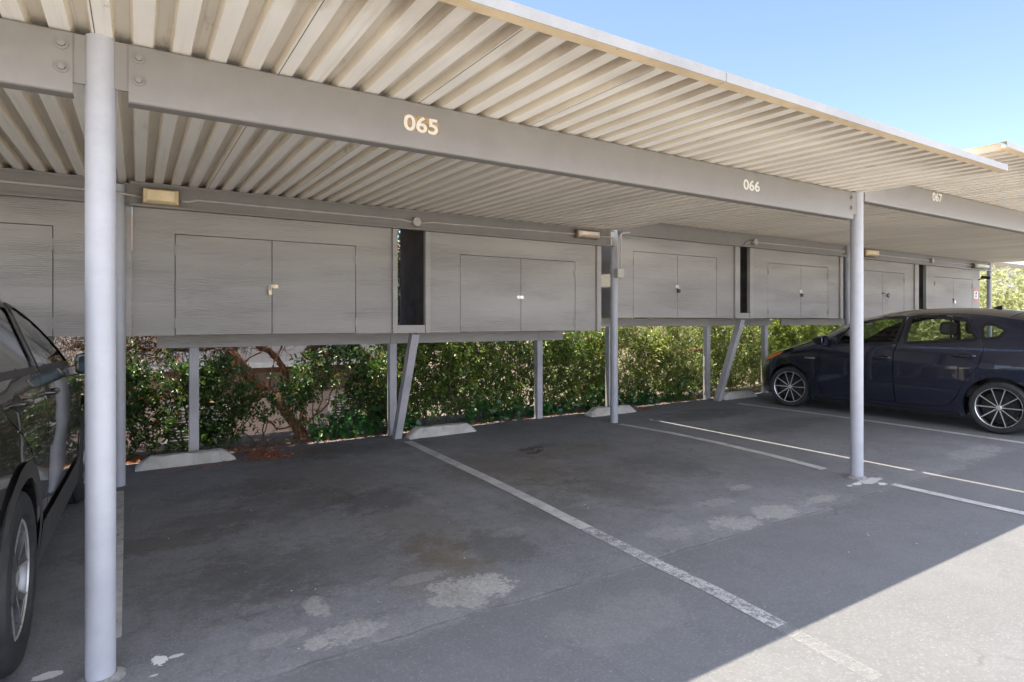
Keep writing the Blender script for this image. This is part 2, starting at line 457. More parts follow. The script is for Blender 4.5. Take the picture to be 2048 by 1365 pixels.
    # hairline cracks
    v2 = t.n('ShaderNodeTexVoronoi', feature='DISTANCE_TO_EDGE'); v2.inputs['Scale'].default_value = .75
    wv = t.n('ShaderNodeVectorMath', operation='ADD'); t.set(wv.inputs[0], P)
    nn = t.n('ShaderNodeTexNoise'); nn.inputs['Scale'].default_value = 3; t.set(nn.inputs['Vector'], P)
    sc = t.n('ShaderNodeVectorMath', operation='SCALE'); t.set(sc.inputs[0], nn.outputs['Color']); sc.inputs['Scale'].default_value = .35
    t.set(wv.inputs[1], sc.outputs[0]); t.set(v2.inputs['Vector'], wv.outputs[0])
    hc = t.math('MULTIPLY', t.ss(v2.outputs['Distance'], .006, .001), t.ss(t.noise(1.1, 3, .5), .55, .62))
    c = t.mix(t.math('MULTIPLY', hc, .45), c, (.045, .04, .038))
    cl = t.ss(Y, .06, .03)  # unseen pale concrete lane, added to bounce light under the roof
    c = t.mix(cl, c, t.mix(t.ss(big, .3, .7), (.62, .59, .54), (.72, .69, .63)))
    # far beyond the hedge the ground is bare earth and mulch
    earth = t.ss(t.math('ADD', Y, t.math('MULTIPLY_ADD', mid, .3, -.15)), 7.12, 7.20)
    ec = t.mix(t.ss(t.noise(14, 6, .7), .35, .7), (.07, .05, .03), (.19, .145, .085))
    c = t.mix(earth, c, ec)
    h = t.math('ADD', t.math('MULTIPLY', fine, .6), t.math('ADD', vf, t.math('MULTIPLY', mid, .8)))
    return t.done(c, t.math('MULTIPLY_ADD', mid, .2, .72), t.bump(h, .45, .006))

def gp(u, v):
    r = ray(u, v); t = (GSL*(-GX0) - EYE) / (r[2] - GSL*r[0])
    return (r[0]*t, r[1]*t)
SPOTS = []
def S(u, v, rx, ry, kind, k=.8, soft=.12):
    x, y = gp(u, v); SPOTS.append((x, y, rx, ry, kind, k, soft))
# broad soaked tones first, sharp wear on top
S(620, 960, .55, .75, 'brown', .45, .9); S(560, 1010, .55, .45, 'oil', .35, .9); S(700, 900, .8, .3, 'oil', .4, .9)
S(1000, 930, .55, .7, 'brown', .50, .9); S(1180, 960, .5, .5, 'brown', .40, .9); S(840, 1060, .30, .6, 'brown', .35, .9)
S(1065, 897, .13, .07, 'oil', .85, .3); S(1065, 907, .08, .04, 'oil', .9, .3); S(1095, 890, .22, .10, 'oil', .4, .7)
S(1010, 830, .9, .25, 'oil', .35, .9); S(1400, 830, .8, .35, 'oil', .55, .9); S(1240, 985, .25, .5, 'oil', .3, .8)
S(760, 1000, .35, .30, 'oil', .45, .7); S(1150, 900, .45, .30, 'brown', .5, .8); S(520, 1150, .3, .5, 'oil', .35, .8); S(1330, 930, .4, .5, 'oil', .3, .8); S(1000, 1090, .22, .30, 'oil', .4, .7)
S(640, 900, .35, .22, 'brown', .55, .7); S(880, 1100, .16, .28, 'brown', .55, .6); S(700, 1120, .5, .35, 'oil', .3, .9); S(420, 1180, .3, .4, 'oil', .3, .9)
S(300, 1090, .55, .16, 'grime', .6, .6); S(420, 1045, .35, .2, 'grime', .5, .7); S(480, 980, .5, .25, 'oil', .35, .9)
S(900, 1150, .30, .35, 'brown', .35, .9); S(1100, 1020, .3, .4, 'grime', .35, .9); S(1560, 850, 1.0, .3, 'oil', .4, .9)
S(935, 1180, .26, .17, 'pale', .75); S(985, 1170, .13, .1, 'pale', .7); S(635, 1215, .06, .11, 'pale', .7); S(690, 1268, .17, .10, 'pale', .6)
S(560, 1275, .12, .06, 'pale', .4); S(640, 1285, .07, .05, 'pale', .5); S(845, 1155, .15, .06, 'pale', .35); S(820, 1250, .35, .12, 'pale', .18, .5)
S(1470, 1045, .20, .14, 'pale', .7); S(1550, 1025, .19, .14, 'pale', .7); S(1430, 1005, .17, .08, 'pale', .45); S(1480, 975, .12, .06, 'pale', .55)
S(1640, 1000, .22, .06, 'pale', .55); S(1340, 1065, .16, .12, 'pale', .3); S(1950, 905, .55, .14, 'pale', .4, .3); S(1020, 1065, .12, .08, 'pale', .25)
S(1245, 1240, .4, .2, 'pale', .18, .6); S(1160, 1010, .2, .05, 'pale', .2)
S(318, 1322, .028, .05, 'paint', .9, .05); S(352, 1312, .025, .012, 'paint', .7, .05); S(95, 1352, .05, .025, 'paint', .8, .05); S(305, 1352, .02, .01, 'paint', .7, .05)
S(1738, 962, .17, .055, 'paint', .55, .1); S(1765, 968, .05, .03, 'paint', .85, .05); S(1715, 968, .06, .03, 'paint', .7, .05); S(1700, 972, .03, .02, 'paint', .7, .05)
M['asphalt'] = mat_asphalt()

def build_ground():
    mb = MB()
    xs = [-600, -120, -40, -20] + list(np.arange(-12, 26.1, 2.0)) + [40, 70, 150, 600]
    ys = [-600, -100, -30, -12, -6, -2, 0, 2, 4, 6, 7.1, 7.6, 8.1, 8.5, 9.0, 9.6, 10.4, 11.5, 14, 20, 40, 120, 600]
    def drop(x, y):
        f = min(1, max(0, (y - 8.0) / 2.2)); f = f*f*(3 - 2*f)
        g = min(1, max(0, (x - 15) / 8)); g = 1 - g*g*(3-2*g)
        xx = min(max(x, -30), 40)
        return gz(xx) - 2.4 * f * g
    vs = [(x, y, drop(x, y)) for y in ys for x in xs]
    n = len(xs)
    fs = [(j*n+i, j*n+i+1, (j+1)*n+i+1, (j+1)*n+i) for j in range(len(ys)-1) for i in range(n-1)]
    mb.add(vs, fs, 0, True)
    o = mb.build('ground', M['asphalt'])
    tag(o, 'stained grey asphalt of the car park with worn pale patches', None, kind='structure')
build_ground()

# ---- painted lines
def mat_line(name, wear, cap=.92, soft=.05):
    t = NT(name)
    c = t.mix(t.ss(t.noise(7, 5, .6), .3, .7), (.36, .355, .345), (.50, .49, .47))
    c = t.mix(t.math('MULTIPLY', t.ss(t.noise(3, 5, .7), .52, .7), .5), c, (.26, .25, .24))
    t.done(c, .7, t.bump(t.noise(80, 3, .7), .4, .004))
    nz = t.math('ADD', t.math('MULTIPLY', t.noise(16, 6, .75), .62), t.math('MULTIPLY', t.noise(90, 3, .6), .38))
    m = t.math('MULTIPLY', t.ss(nz, wear - soft, wear + soft), cap)
    tr = t.n('ShaderNodeBsdfTransparent'); mx = t.n('ShaderNodeMixShader'); t.set(mx.inputs[0], m)
    t.t.links.new(tr.outputs[0], mx.inputs[1]); t.t.links.new(t.b.outputs[0], mx.inputs[2]); t.t.links.new(mx.outputs[0], t.out.inputs[0])
    return t.m
M['line'] = mat_line('line_paint', .40); M['lineworn'] = mat_line('worn_line_paint', .46, .78, .10); M['linefaint'] = mat_line('nearly_gone_line_paint', .50, .22, .12)
def line(pts, wdt, mat, label):
    mb = MB(); L = []
    for x, y in pts: L.append((x - wdt/2, y, gz(x - wdt/2) + .004)); L.append((x + wdt/2, y, gz(x + wdt/2) + .004))
    fs = [(2*i, 2*i+1, 2*i+3, 2*i+2) for i in range(len(pts)-1)]
    o = mb.add(L, fs).build('parking_line', mat)
    tag(o, label, None, group='painted lines between the stalls', kind='structure')
line([(-.15, 6.0), (-.13, 4.6), (-.115, 3.23)], .11, M['line'], 'short white parking line behind the nearest round post')
line([(2.667, 6.58), (2.640, 4.6), (2.615, 3.9), (2.580, 3.2)], .105, M['line'], 'white parking line from the slanted brace to the middle of the lot')
line([(2.580, 3.2), (2.555, 2.585), (2.548, 2.08), (2.515, 1.70)], .098, M['lineworn'], 'scuffed stretch of parking line running from mid-lot to the shadow edge')
line([(2.515, 1.70), (2.470, 1.25)], .085, M['linefaint'], 'nearly worn-away line in the sunlit lane')
line([(5.47, 6.05), (5.57, 5.2), (5.57, 4.5), (5.50, 3.7), (5.43, 3.22)], .10, M['line'], 'white parking line starting at the foot of the rear pipe post')
line([(5.415, 2.62), (5.40, 1.8), (5.38, .4)], .09, M['line'], 'white parking line in front of the far front post')
line([(8.36, 6.42), (8.43, 5.0), (8.41, 3.8), (8.36, 2.6), (8.33, .6)], .10, M['line'], 'worn parking line beside the navy hatchback')

# ------------------------------------------------------------------ carport
DZ = .0                                           # lower carport; the next one stands a step higher
STEP = .175
def deckz(y, dz=0): return 2.55 + .025 * (y - 2.87) + dz
def channel(y_web, z0, z1, d, th=.004, r=.012):
    """C section in (y, z): web at y_web, flanges run towards y_web + d"""
    s = 1 if d > 0 else -1
    outer = []
    for k in range(5):
        a = PI/2*k/4; outer.append((y_web + s*(r - r*math.cos(a)), z0 + r - r*math.sin(a)))
    lowtip = [(y_web + d, z0), (y_web + d, z0 + th)]
    inner = [(y_web + s*th, z0 + th + .002), (y_web + s*th, z1 - th - .002)]
    toptip = [(y_web + d, z1 - th), (y_web + d, z1)]
    top = []
    for k in range(5):
        a = PI/2*k/4; top.append((y_web + s*(r - r*math.sin(a)), z1 - r + r*math.cos(a)))
    return outer + lowtip + inner + toptip + top

def deck(x0, x1, dz, y0=1.865, y1=7.22, phase=0.0):
    mb = MB(); p = .1372
    prof = []                                     # (x, h)
    x = x0 - ((x0 + phase) % p)
    pts = []
    while x < x1 + p:
        for dx, h in ((0, 0), (.054, 0), (.066, .036), (.113, .036), (.125, 0)):
            pts.append((x + dx, h))
        x += p
    def hat(xx):
        return float(np.interp(xx, [q[0] for q in pts], [q[1] for q in pts]))
    pts = [(x0, hat(x0))] + [q for q in pts if x0 + .002 < q[0] < x1 - .002] + [(x1, hat(x1))]
    vs = []; 
    for yy in (y0, y1):
        vs += [(px, yy, deckz(yy, dz) + h) for px, h in pts]
    n = len(pts)
    for i in range(n-1):
        h0, h1 = pts[i][1], pts[i+1][1]
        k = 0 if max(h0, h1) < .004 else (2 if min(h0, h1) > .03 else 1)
        mb.f.append([i, i+1, n+i+1, n+i]); mb.mi.append(k); mb.sm.append(False)
    mb.v = [tuple(p) for p in vs]
    return mb

def seams(x0, x1, dz, first, pitch):
    mb = MB(); x = first
    while x < x1 - .05:
        if x > x0:
            a = .0016
            y0, y1 = 1.9, 7.2
            mb.add([(x-a, y0, deckz(y0,dz)-.0012),(x+a, y0, deckz(y0,dz)-.0012),(x+a, y1, deckz(y1,dz)-.0012),(x-a, y1, deckz(y1,dz)-.0012)], [(0,1,2,3)])
        x += pitch
    return mb

def bolt(mb, x, y, z, s=-1):
    prof = [(0, 0)]
    for r, d in ((.017, .0), (.017, .003), (.011, .004), (.0105, .011), (.0, .012)):
        pass
    n = 14
    for (r0, d0, r1, d1) in ((.023, 0, .023, .004), (.023, .004, .0, .004), (.0135, .004, .0125, .014), (.0125, .014, 0, .016)):
        vs = []
        for r, d in ((r0, d0), (r1, d1)):
            vs += [(x + r*math.cos(2*PI*k/n), y + s*d, z + r*math.sin(2*PI*k/n)) for k in range(n)]
        mb.add(vs, [(k, (k+1) % n, n + (k+1) % n, n + k) for k in range(n)])

def text_mesh(s, mat, name, parent, x0, x1, z0, z1, y, weight=.02):
    cu = bpy.data.curves.new(name, 'FONT'); cu.body = s; cu.size = 1; cu.offset = weight; cu.extrude = 0.004
    to = bpy.data.objects.new('tmp_text', cu); COL.objects.link(to)
    dg = bpy.context.evaluated_depsgraph_get(); dg.update()
    me = bpy.data.meshes.new_from_object(to.evaluated_get(dg))
    bpy.data.objects.remove(to); bpy.data.curves.remove(cu)
    xs = [v.co.x for v in me.vertices]; zs = [v.co.y for v in me.vertices]
    ax, bx, az, bz = min(xs), max(xs), min(zs), max(zs)
    for v in me.vertices:
        v.co = Vector((x0 + (v.co.x - ax)/(bx - ax)*(x1 - x0), y - v.co.z*.2, z0 + (v.co.y - az)/(bz - az)*(z1 - z0)))
    me.materials.clear(); me.materials.append(mat)
    me.name = name
    o = bpy.data.objects.new(name, me); COL.objects.link(o); put(o, parent)
    return o

BZ0, BZ1 = 2.306, 2.545                            # front beam
RZ0, RZ1 = 2.418, 2.628                            # rear beam
YB, YR = 2.868, 6.20

def post(x, y, ztop, parent, r=.052, label=None):
    mb = MB().tube([(x, y, gz(x) - .02), (x, y, ztop)], r, 40)
    o = mb.build('post', M['post'], parent)
    if label: o['label'] = label
    if y < 4:
        c = MB(); n = 28; vs = []
        for r_, z_ in ((.055, .020), (.066, .014), (.085, .0)):
            vs += [(x + (r_ + random.uniform(-.006, .008)*(r_ > .06))*math.cos(2*PI*k/n), y + (r_ + random.uniform(-.006, .008)*(r_ > .06))*math.sin(2*PI*k/n), gz(x) + z_ + .002) for k in range(n)]
        c.add(vs, [(i*n + k, i*n + (k+1) % n, (i+1)*n + (k+1) % n, (i+1)*n + k) for i in range(2) for k in range(n)], 0, True)
        c.build('mortar_collar', M['concrete_dark'], o)
    return o

def front_beam(x0, x1, dz, root, ends=(True, True)):
    b = MB().prism_x(channel(YB, BZ0 + dz, BZ1 + dz, .07), x0, x1).build('front_beam', M['beam'], root)
    for x, on in ((x0 + .035, ends[0]), (x1 - .035, ends[1])):
        if on:
            for z in (BZ0 + .095 + dz, BZ0 + .185 + dz):
                bl = MB(); bolt(bl, x, YB, z); bl.build('bolt', M['beam'], b)
    return b
def rear_beam(x0, x1, dz, root):
    m = MB().prism_x(channel(YR, RZ0 + dz, RZ1 + dz, -.075), x0, x1)
    m.box(x0, x1, YR - .079, YR - .0752, RZ0 + dz, RZ0 + dz + .020); m.box(x0, x1, YR - .079, YR - .0752, RZ1 + dz - .018, RZ1 + dz)
    b = m.build('rear_beam', M['beam'], root)
    for x in (x0 + .05, x1 - .05):
        for z in (RZ0 + .055 + dz, RZ0 + .155 + dz):
            bl = MB(); bolt(bl, x, YR - .004, z); bl.build('bolt', M['beam'], b)
    return b
def tab(x0, x1, y, z0, z1, root):
    return MB().box(x0, x1, y, y + .01, z0, z1).build('bracket', M['beam'], root)
def fascia(x0, x1, dz, root):
    z = deckz(1.865, dz) - .004
    prof = [(1.82, z), (1.8225, z), (1.8225, z+.042), (1.862, z+.042), (1.862, z+.045), (1.82, z+.045)]
    f = MB().prism_x(prof, x0, x1).build('fascia', M['fascia'], root)
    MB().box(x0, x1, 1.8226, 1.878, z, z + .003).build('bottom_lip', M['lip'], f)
    return f

XR1 = 5.40
low = thing('carport', (-.124, 2.9, 0), 'lower grey carport with bay numbers 065 and 066 on its front beam', 'carport', 'stepped carports along the lane')
post(-.124, 2.9, 2.549, low); post(5.385, 2.9, 2.588, low); post(-.137, 6.21, 2.60, low); post(5.50, 6.21, 2.65, low)
fb0 = front_beam(-5.55, -.212, 0, low); fb1 = front_beam(-.030, 5.275, 0, low)
for x0, x1 in ((-.255, -.17), (-.085, .06), (5.19, 5.36)):
    tab(x0, x1, YB + .006, BZ0 + .045, BZ1 - .004, low)
rear_beam(-5.5, -.215, 0, low); rear_beam(-.055, 5.43, 0, low)
tab(-.10, .05, YR + .008, RZ0 + .01, RZ1 - .005, low)
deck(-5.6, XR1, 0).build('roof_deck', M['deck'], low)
seams(-5.6, XR1, 0, .408 - .1372*44 + .0, .1372*5).build('deck_seams', M['seam'], low)
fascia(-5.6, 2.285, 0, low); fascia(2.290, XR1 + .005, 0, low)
n65 = text_mesh('065', M['white'], 'bay_number', fb1, 1.142, 1.330, 2.392, 2.474, YB - .0014); n65['label'] = 'white number 065 over brown adhesive marks'
mb = MB()
for k in range(26):
    x = random.uniform(1.138, 1.340); z = random.uniform(2.386, 2.478); a = random.uniform(.008, .02)
    mb.add([(x + a*random.uniform(.6, 1.2)*math.cos(t), YB - .0007, z + .8*a*random.uniform(.6, 1.2)*math.sin(t)) for t in np.linspace(0, 2*PI, 9)[:-1]], [tuple(range(8))])
mb = MB().add([(1.139, YB-.0007, 2.40), (1.144, YB-.0007, 2.474), (1.20, YB-.0007, 2.468), (1.21, YB-.0007, 2.477), (1.275, YB-.0007, 2.474), (1.333, YB-.0007, 2.470), (1.336, YB-.0007, 2.40), (1.325, YB-.0007, 2.390), (1.27, YB-.0007, 2.395), (1.22, YB-.0007, 2.391), (1.17, YB-.0007, 2.398)], [tuple(range(11))])
mb.build('adhesive_mark', M['residue'], fb1)
n66 = text_mesh('066', M['white'], 'bay_number', fb1, 3.795, 3.985, 2.396, 2.474, YB - .0014); n66['label'] = 'white number 066'

high = thing('carport', (11.1, 2.9, gz(11.1)), 'farther carport standing a step higher, with bay number 067 on its beam', 'carport', 'stepped carports along the lane')
post(11.1, 2.9, 2.73, high); post(17.2, 2.9, 2.73, high); post(11.22, 6.21, 2.80, high); post(17.35, 6.21, 2.80, high)
fb2 = front_beam(5.46, 11.0, STEP, high, (False, True)); front_beam(11.2, 17.3, STEP, high, (True, False))
for x0, x1 in ((10.9, 11.05), (11.15, 11.3)): tab(x0, x1, YB + .006, BZ0 + .045 + STEP, BZ1 - .004 + STEP, high)
rear_beam(5.575, 11.1, STEP, high); rear_beam(11.27, 17.3, STEP, high)
XL2 = 5.392
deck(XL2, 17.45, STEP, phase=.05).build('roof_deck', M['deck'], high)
seams(XL2, 17.45, STEP, XL2 + .45, .1372*5).build('deck_seams', M['seam'], high)
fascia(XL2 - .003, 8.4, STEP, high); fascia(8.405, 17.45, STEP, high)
n67 = text_mesh('067', M['white'], 'bay_number', fb2, 6.70, 6.90, 2.618, 2.702, YB - .0014); n67['label'] = 'white number 067'

# ------------------------------------------------------------------ storage lockers behind the carport
YF, YBK = 6.25, 7.16
LOCKS = []
def locker(x0, x1, z0, doors, ztop_door, label, trims, top, parts_detail=True):
    """doors = (left, middle, right); trims = vertical cover boards (x0, x1)"""
    root = thing('storage_locker', ((x0+x1)/2, YF, gz((x0+x1)/2)), label, 'storage locker', 'storage lockers under the carport roof')
    dl, dm, dr = doors; zt = top
    g = .006
    fp = MB()
    fp.box(x0, dl - g, YF, YF + .016, z0, zt); fp.box(dr + g, x1, YF, YF + .016, z0, zt)
    fp.box(dl - g, dr + g, YF, YF + .016, ztop_door + g, zt)
    fp.build('front_panel', M['siding'], root)
    for a, b, hs in ((dl, dm - .003, dl), (dm + .003, dr, dr)):
        d = MB().box(a, b, YF + .0015, YF + .0165, z0 + .004, ztop_door).build('door', M['siding'], root, .0015, 1)
        for zz in (ztop_door - .145, z0 + .115):
            h = MB().box(hs - .018, hs + .018, YF - .004, YF + .004, zz - .045, zz + .045)
            h.tube([(hs, YF - .007, zz - .045), (hs, YF - .007, zz + .045)], .0075, 8)
            h.build('hinge', M['board'], d)
    for a, b in trims:
        MB().box(a, b, YF - .030, YF + .03, z0 - .004, zt).build('trim_board', M['board'], root, .003, 1)
    if x0 == 5.60: MB().box(x0 - .008, x0 + .001, YF + .018, YBK, z0, zt).build('side_board', M['board'], root)
    sh = MB()
    sh.box(x0 + .002, x0 + .016, YF + .018, YBK, z0, zt); sh.box(x1 - .016, x1 - .002, YF + .018, YBK, z0, zt)
    sh.box(x0 + .017, x1 - .017, YBK - .014, YBK, z0, zt); sh.box(x0 + .017, x1 - .017, YF + .018, YBK - .015, z0, z0 + .016)
    sh.box(x0 + .017, x1 - .017, YF + .018, YBK - .015, zt - .018, zt - .002)
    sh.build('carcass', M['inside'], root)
    return root
Z1, Z2 = 1.292, 1.463
T1, T2 = 2.60, 2.78
locker(-2.62, -.165, Z1, (-2.28, -1.44, -.597), 2.209, 'grey wooden locker at the far left behind the black car', ((-.235, -.166),), T1)
L1 = locker(-.038, 2.35, Z1, (.294, 1.121, 1.95), 2.209, 'grey wooden locker with a brass hasp and long padlock, left of the dark gap', ((-.10, -.04), (2.352, 2.408)), T1)
L2 = locker(2.80, 5.205, Z1, (3.186, 4.021, 4.861), 2.190, 'grey wooden locker with a bare steel hasp plate and no padlock', ((2.735, 2.798), (5.212, 5.285)), T1)
L3 = locker(5.60, 8.03, Z2, (5.892, 6.766, 7.626), 2.394, 'grey wooden locker just right of the thin pipe post with conduit', ((8.035, 8.155),), T2)
L4 = locker(8.505, 11.00, Z2, (8.905, 9.827, 10.651), 2.382, 'grey wooden locker left of the far front post, above the hatchback bonnet', ((8.40, 8.50), (11.005, 11.10)), T2)
L5 = locker(11.30, 13.78, Z2, (11.66, 12.541, 13.385), 2.388, 'grey wooden locker with doors ajar, right of the far front post', ((13.785, 13.945),), T2)
L6 = locker(14.33, 16.93, Z2, (14.697, 15.59, 16.526), 2.375, 'last grey wooden locker, with a small notice by its door', ((14.26, 14.325),), T2)
# short sills in the gaps between lockers
for r, x0, x1, z in ((L1, 2.409, 2.734, Z1), (L3, 8.156, 8.399, Z2)):
    MB().box(x0, x1, YF - .022, YF + .016, z - .004, z + .085).build('gap_sill', M['board'], r, .003, 1)
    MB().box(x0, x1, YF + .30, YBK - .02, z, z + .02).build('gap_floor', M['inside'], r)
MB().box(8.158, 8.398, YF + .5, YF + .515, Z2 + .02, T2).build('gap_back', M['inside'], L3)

# ---- hasps and padlocks
def hasp(locker_root, x, z, w, h, mat):
    MB().box(x - w/2, x + w/2, YF - .004, YF + .001, z - h/2, z + h/2).box(x - .008, x + .008, YF - .014, YF - .004, z - .009, z + .009).build('hasp', M[mat], locker_root)
def padlock(x, z, w, h, sh, mat, label, tilt=0.0, wide=1.0):
    root = thing('padlock', (x, YF - .02, z), label, 'padlock', 'padlocks on the locker doors')
    bd = MB().box(-w/2, w/2, -.011, .011, -sh - h, -sh)
    pts = [(-w*.3, 0, -sh - .003)] + [(-w*.3*math.cos(a), 0, -w*.3 + w*.3*math.sin(a)) for a in np.linspace(0, PI, 9)] + [(w*.3, 0, -sh - .003)]
    s_ = MB().tube(pts, .0042, 8)
    R = Matrix.Translation((x, YF - .02, z)) @ Matrix.Rotation(tilt, 4, 'Y')
    for m, nm, mt, bv in ((bd, 'body', mat, .003), (s_, 'shackle', 'steel', 0)):
        m.v = [tuple(R @ Vector(p)) for p in m.v]
        m.build(nm, M[mt], root, bv, 2)
hasp(L1, 1.135, 1.762, .085, .034, 'brass'); padlock(1.10, 1.766, .034, .052, .040, 'brass', 'long-shackled brass padlock on the locker behind the nearest empty stall')
hasp(L2, 4.01, 1.714, .095, .036, 'steel')
hasp(L3, 6.76, 1.925, .06, .04, 'steel'); padlock(6.775, 1.92, .048, .055, .030, 'darkmetal', 'dark square padlock on the locker right of the conduit post')
hasp(L4, 9.82, 1.93, .06, .05, 'steel'); padlock(9.83, 1.93, .052, .055, .034, 'darkmetal', 'dark padlock on the locker above the hatchback bonnet')
hasp(L5, 12.56, 1.965, .09, .03, 'darkmetal'); padlock(12.66, 1.965, .07, .065, .05, 'blackplastic', 'black padlock swung sideways on the ajar locker', rad(-62))
hasp(L6, 15.58, 1.90, .05, .05, 'darkmetal'); padlock(15.60, 1.90, .055, .06, .03, 'steel', 'silver padlock on the last locker')

# ---- sign on the last locker
def notice():
    x0, x1 = 16.62, 16.84; z0, z1 = 1.87, 2.17
    root = thing('notice_sign', (16.73, YF, z0), 'small white notice with orange bands on the last locker', 'sign')
    red = mat_simple('sign_orange', (.62, .16, .08), .5, .1, 20); wh = mat_simple('sign_white', (.72, .70, .66), .5, .05, 20)
    MB().box(x0, x1, YF - .006, YF - .001, z0, z1).build('plate', wh, root)
    MB().box(x0, x1, YF - .008, YF - .0062, z1 - .06, z1).build('colour_band', red, root); MB().box(x0, x1, YF - .008, YF - .0062, z0, z0 + .065).build('colour_band', red, root)
    mb = MB().box(x0 + .07, x1 - .07, YF - .0078, YF - .0062, z0 + .17, z0 + .205).box(x0 + .09, x0 + .13, YF - .0078, YF - .0062, z0 + .207, z0 + .225)
    mb.box(x0 + .07, x1 - .09, YF - .0078, YF - .0062, z0 + .10, z0 + .145).build('pictogram', M['darkmetal'], root)
notice()
def seccam():
    c = at(1969, 556, 6.1)
    root = thing('security_camera', c, 'black bullet security camera beside the last locker', 'camera')
    MB().tube([c + Vector((-.07, .10, -.05)), c + Vector((-.03, .05, -.02)), c], .014, 10).build('bracket', M['blackplastic'], root)
    MB().tube([c + Vector((.02, -.11, -.01)), c + Vector((.015, -.09, -.01)), c + Vector((-.01, .06, .02))], [.030, .036, .033], 16).build('housing', M['blackplastic'], root)
seccam()

# ------------------------------------------------------------------ lamps, conduit, boxes
def wall_light(x0, x1, z0, z1, lens, label):
    y = YR - .004
    root = thing('wall_light', ((x0+x1)/2, y, z0), label, 'wall light', 'wall lights on the rear beam')
    d = .085; f = .014
    fr = MB()
    fr.box(x0, x1, y - d + .02, y, z0, z1)
    fr.build('frame', M['bronze'], root, .004, 2)
    m = MB(); i = .032
    a = [(x0+f, z0+f), (x1-f, z0+f), (x1-f, z1-f), (x0+f, z1-f)]; b = [(x0+f+i, z0+f+i*.8), (x1-f-i, z0+f+i*.8), (x1-f-i, z1-f-i*.4), (x0+f+i, z1-f-i*.4)]
    vs = [(p[0], y - d + .018, p[1]) for p in a] + [(p[0], y - d - .012, p[1]) for p in a] + [(p[0], y - d - .045, p[1]) for p in b]
    m.add(vs, [(0,1,5,4),(1,2,6,5),(2,3,7,6),(3,0,4,7),(4,5,9,8),(5,6,10,9),(6,7,11,10),(7,4,8,11),(8,9,10,11)])
    m.build('lens', M[lens], root, .002, 1)
wall_light(.03, .325, 2.435, 2.588, 'lens_amber', 'large yellowed wall light near the nearest post')
wall_light(4.80, 5.165, 2.495, 2.60, 'lens_pink', 'milky pink wall light left of the thin pipe post')
wall_light(11.66, 12.10, 2.64, 2.775, 'lens_amber', 'amber wall light just right of the far front post')
wall_light(16.35, 17.02, 2.63, 2.745, 'lens_green', 'greenish wall light at the far end of the lockers')

def octbox(x, z, r=.05, mat='conduit'):
    m = MB(); n = 8; y0, y1 = YR - .004, YR - .065
    vs = [(x + r*math.cos(2*PI*(k+.5)/n), y, z + r*math.sin(2*PI*(k+.5)/n)) for y in (y0, y1) for k in range(n)]
    m.add(vs, [(k, (k+1) % n, n + (k+1) % n, n + k) for k in range(n)] + [tuple(range(n, 2*n)), tuple(reversed(range(n)))])
    return m
def conduit(pts, label, boxes=(), r=.0105):
    root = thing('conduit', pts[0], label, 'conduit', 'conduit along the rear beams')
    # round off the corners
    P = [Vector(p) for p in pts]
    sm = [P[0]]
    for i in range(1, len(P) - 1):
        a, b, c = P[i-1], P[i], P[i+1]
        d = min(.06, (b-a).length*.45, (c-b).length*.45)
        p, q = b + (a-b).normalized()*d, b + (c-b).normalized()*d
        for k in range(6):
            t = k/5; sm.append(p*(1-t)**2 + b*2*t*(1-t) + q*t*t)
    sm.append(P[-1])
    MB().tube(sm, r, 10).build('pipe', M['conduit'], root)
    for bx, bz in boxes: octbox(bx, bz).build('junction_box', M['conduit'], root, .004, 2)
    return root
yc = YR - .018
conduit([(.335, yc, 2.503), (.40, yc, 2.503), (.46, yc, 2.523), (2.44, yc, 2.523), (2.54, yc, 2.505), (2.66, yc, 2.505), (2.78, yc, 2.523), (4.80, yc, 2.545)], 'thin grey conduit between the first two wall lights with a round box', ((2.60, 2.508),))
conduit([(-3.2, yc, 2.53), (-.55, yc, 2.53), (-.20, 6.13, 2.52), (-.06, 6.13, 2.51), (.03, yc, 2.505)], 'thin grey conduit passing behind the nearest post')
c2 = conduit([(5.165, yc, 2.54), (5.36, 6.12, 2.54), (5.46, 6.12, 2.52), (5.478, 6.12, 2.30), (5.478, 6.12, 2.12)], 'bent conduit dropping down the thin pipe post to a box')
MB().box(5.45, 5.56, 6.08, 6.155, 2.00, 2.12).build('junction_box', M['conduit'], c2, .004, 2)
conduit([(5.535, 6.115, 2.12), (5.535, 6.115, 2.50), (5.535, 6.115, 2.60), (5.70, 6.115, 2.625)], 'curved conduit rising from the post box to the higher beam')
conduit([(8.20, yc, 2.60), (8.24, yc, 2.66), (8.36, yc, 2.69), (8.50, yc, 2.69), (11.1, yc, 2.70)], 'conduit with a hooked end and box above the hatchback bonnet', ((8.44, 2.69),))
conduit([(12.11, yc, 2.70), (16.35, yc, 2.695)], 'long conduit between the two far wall lights', ((14.38, 2.70),))

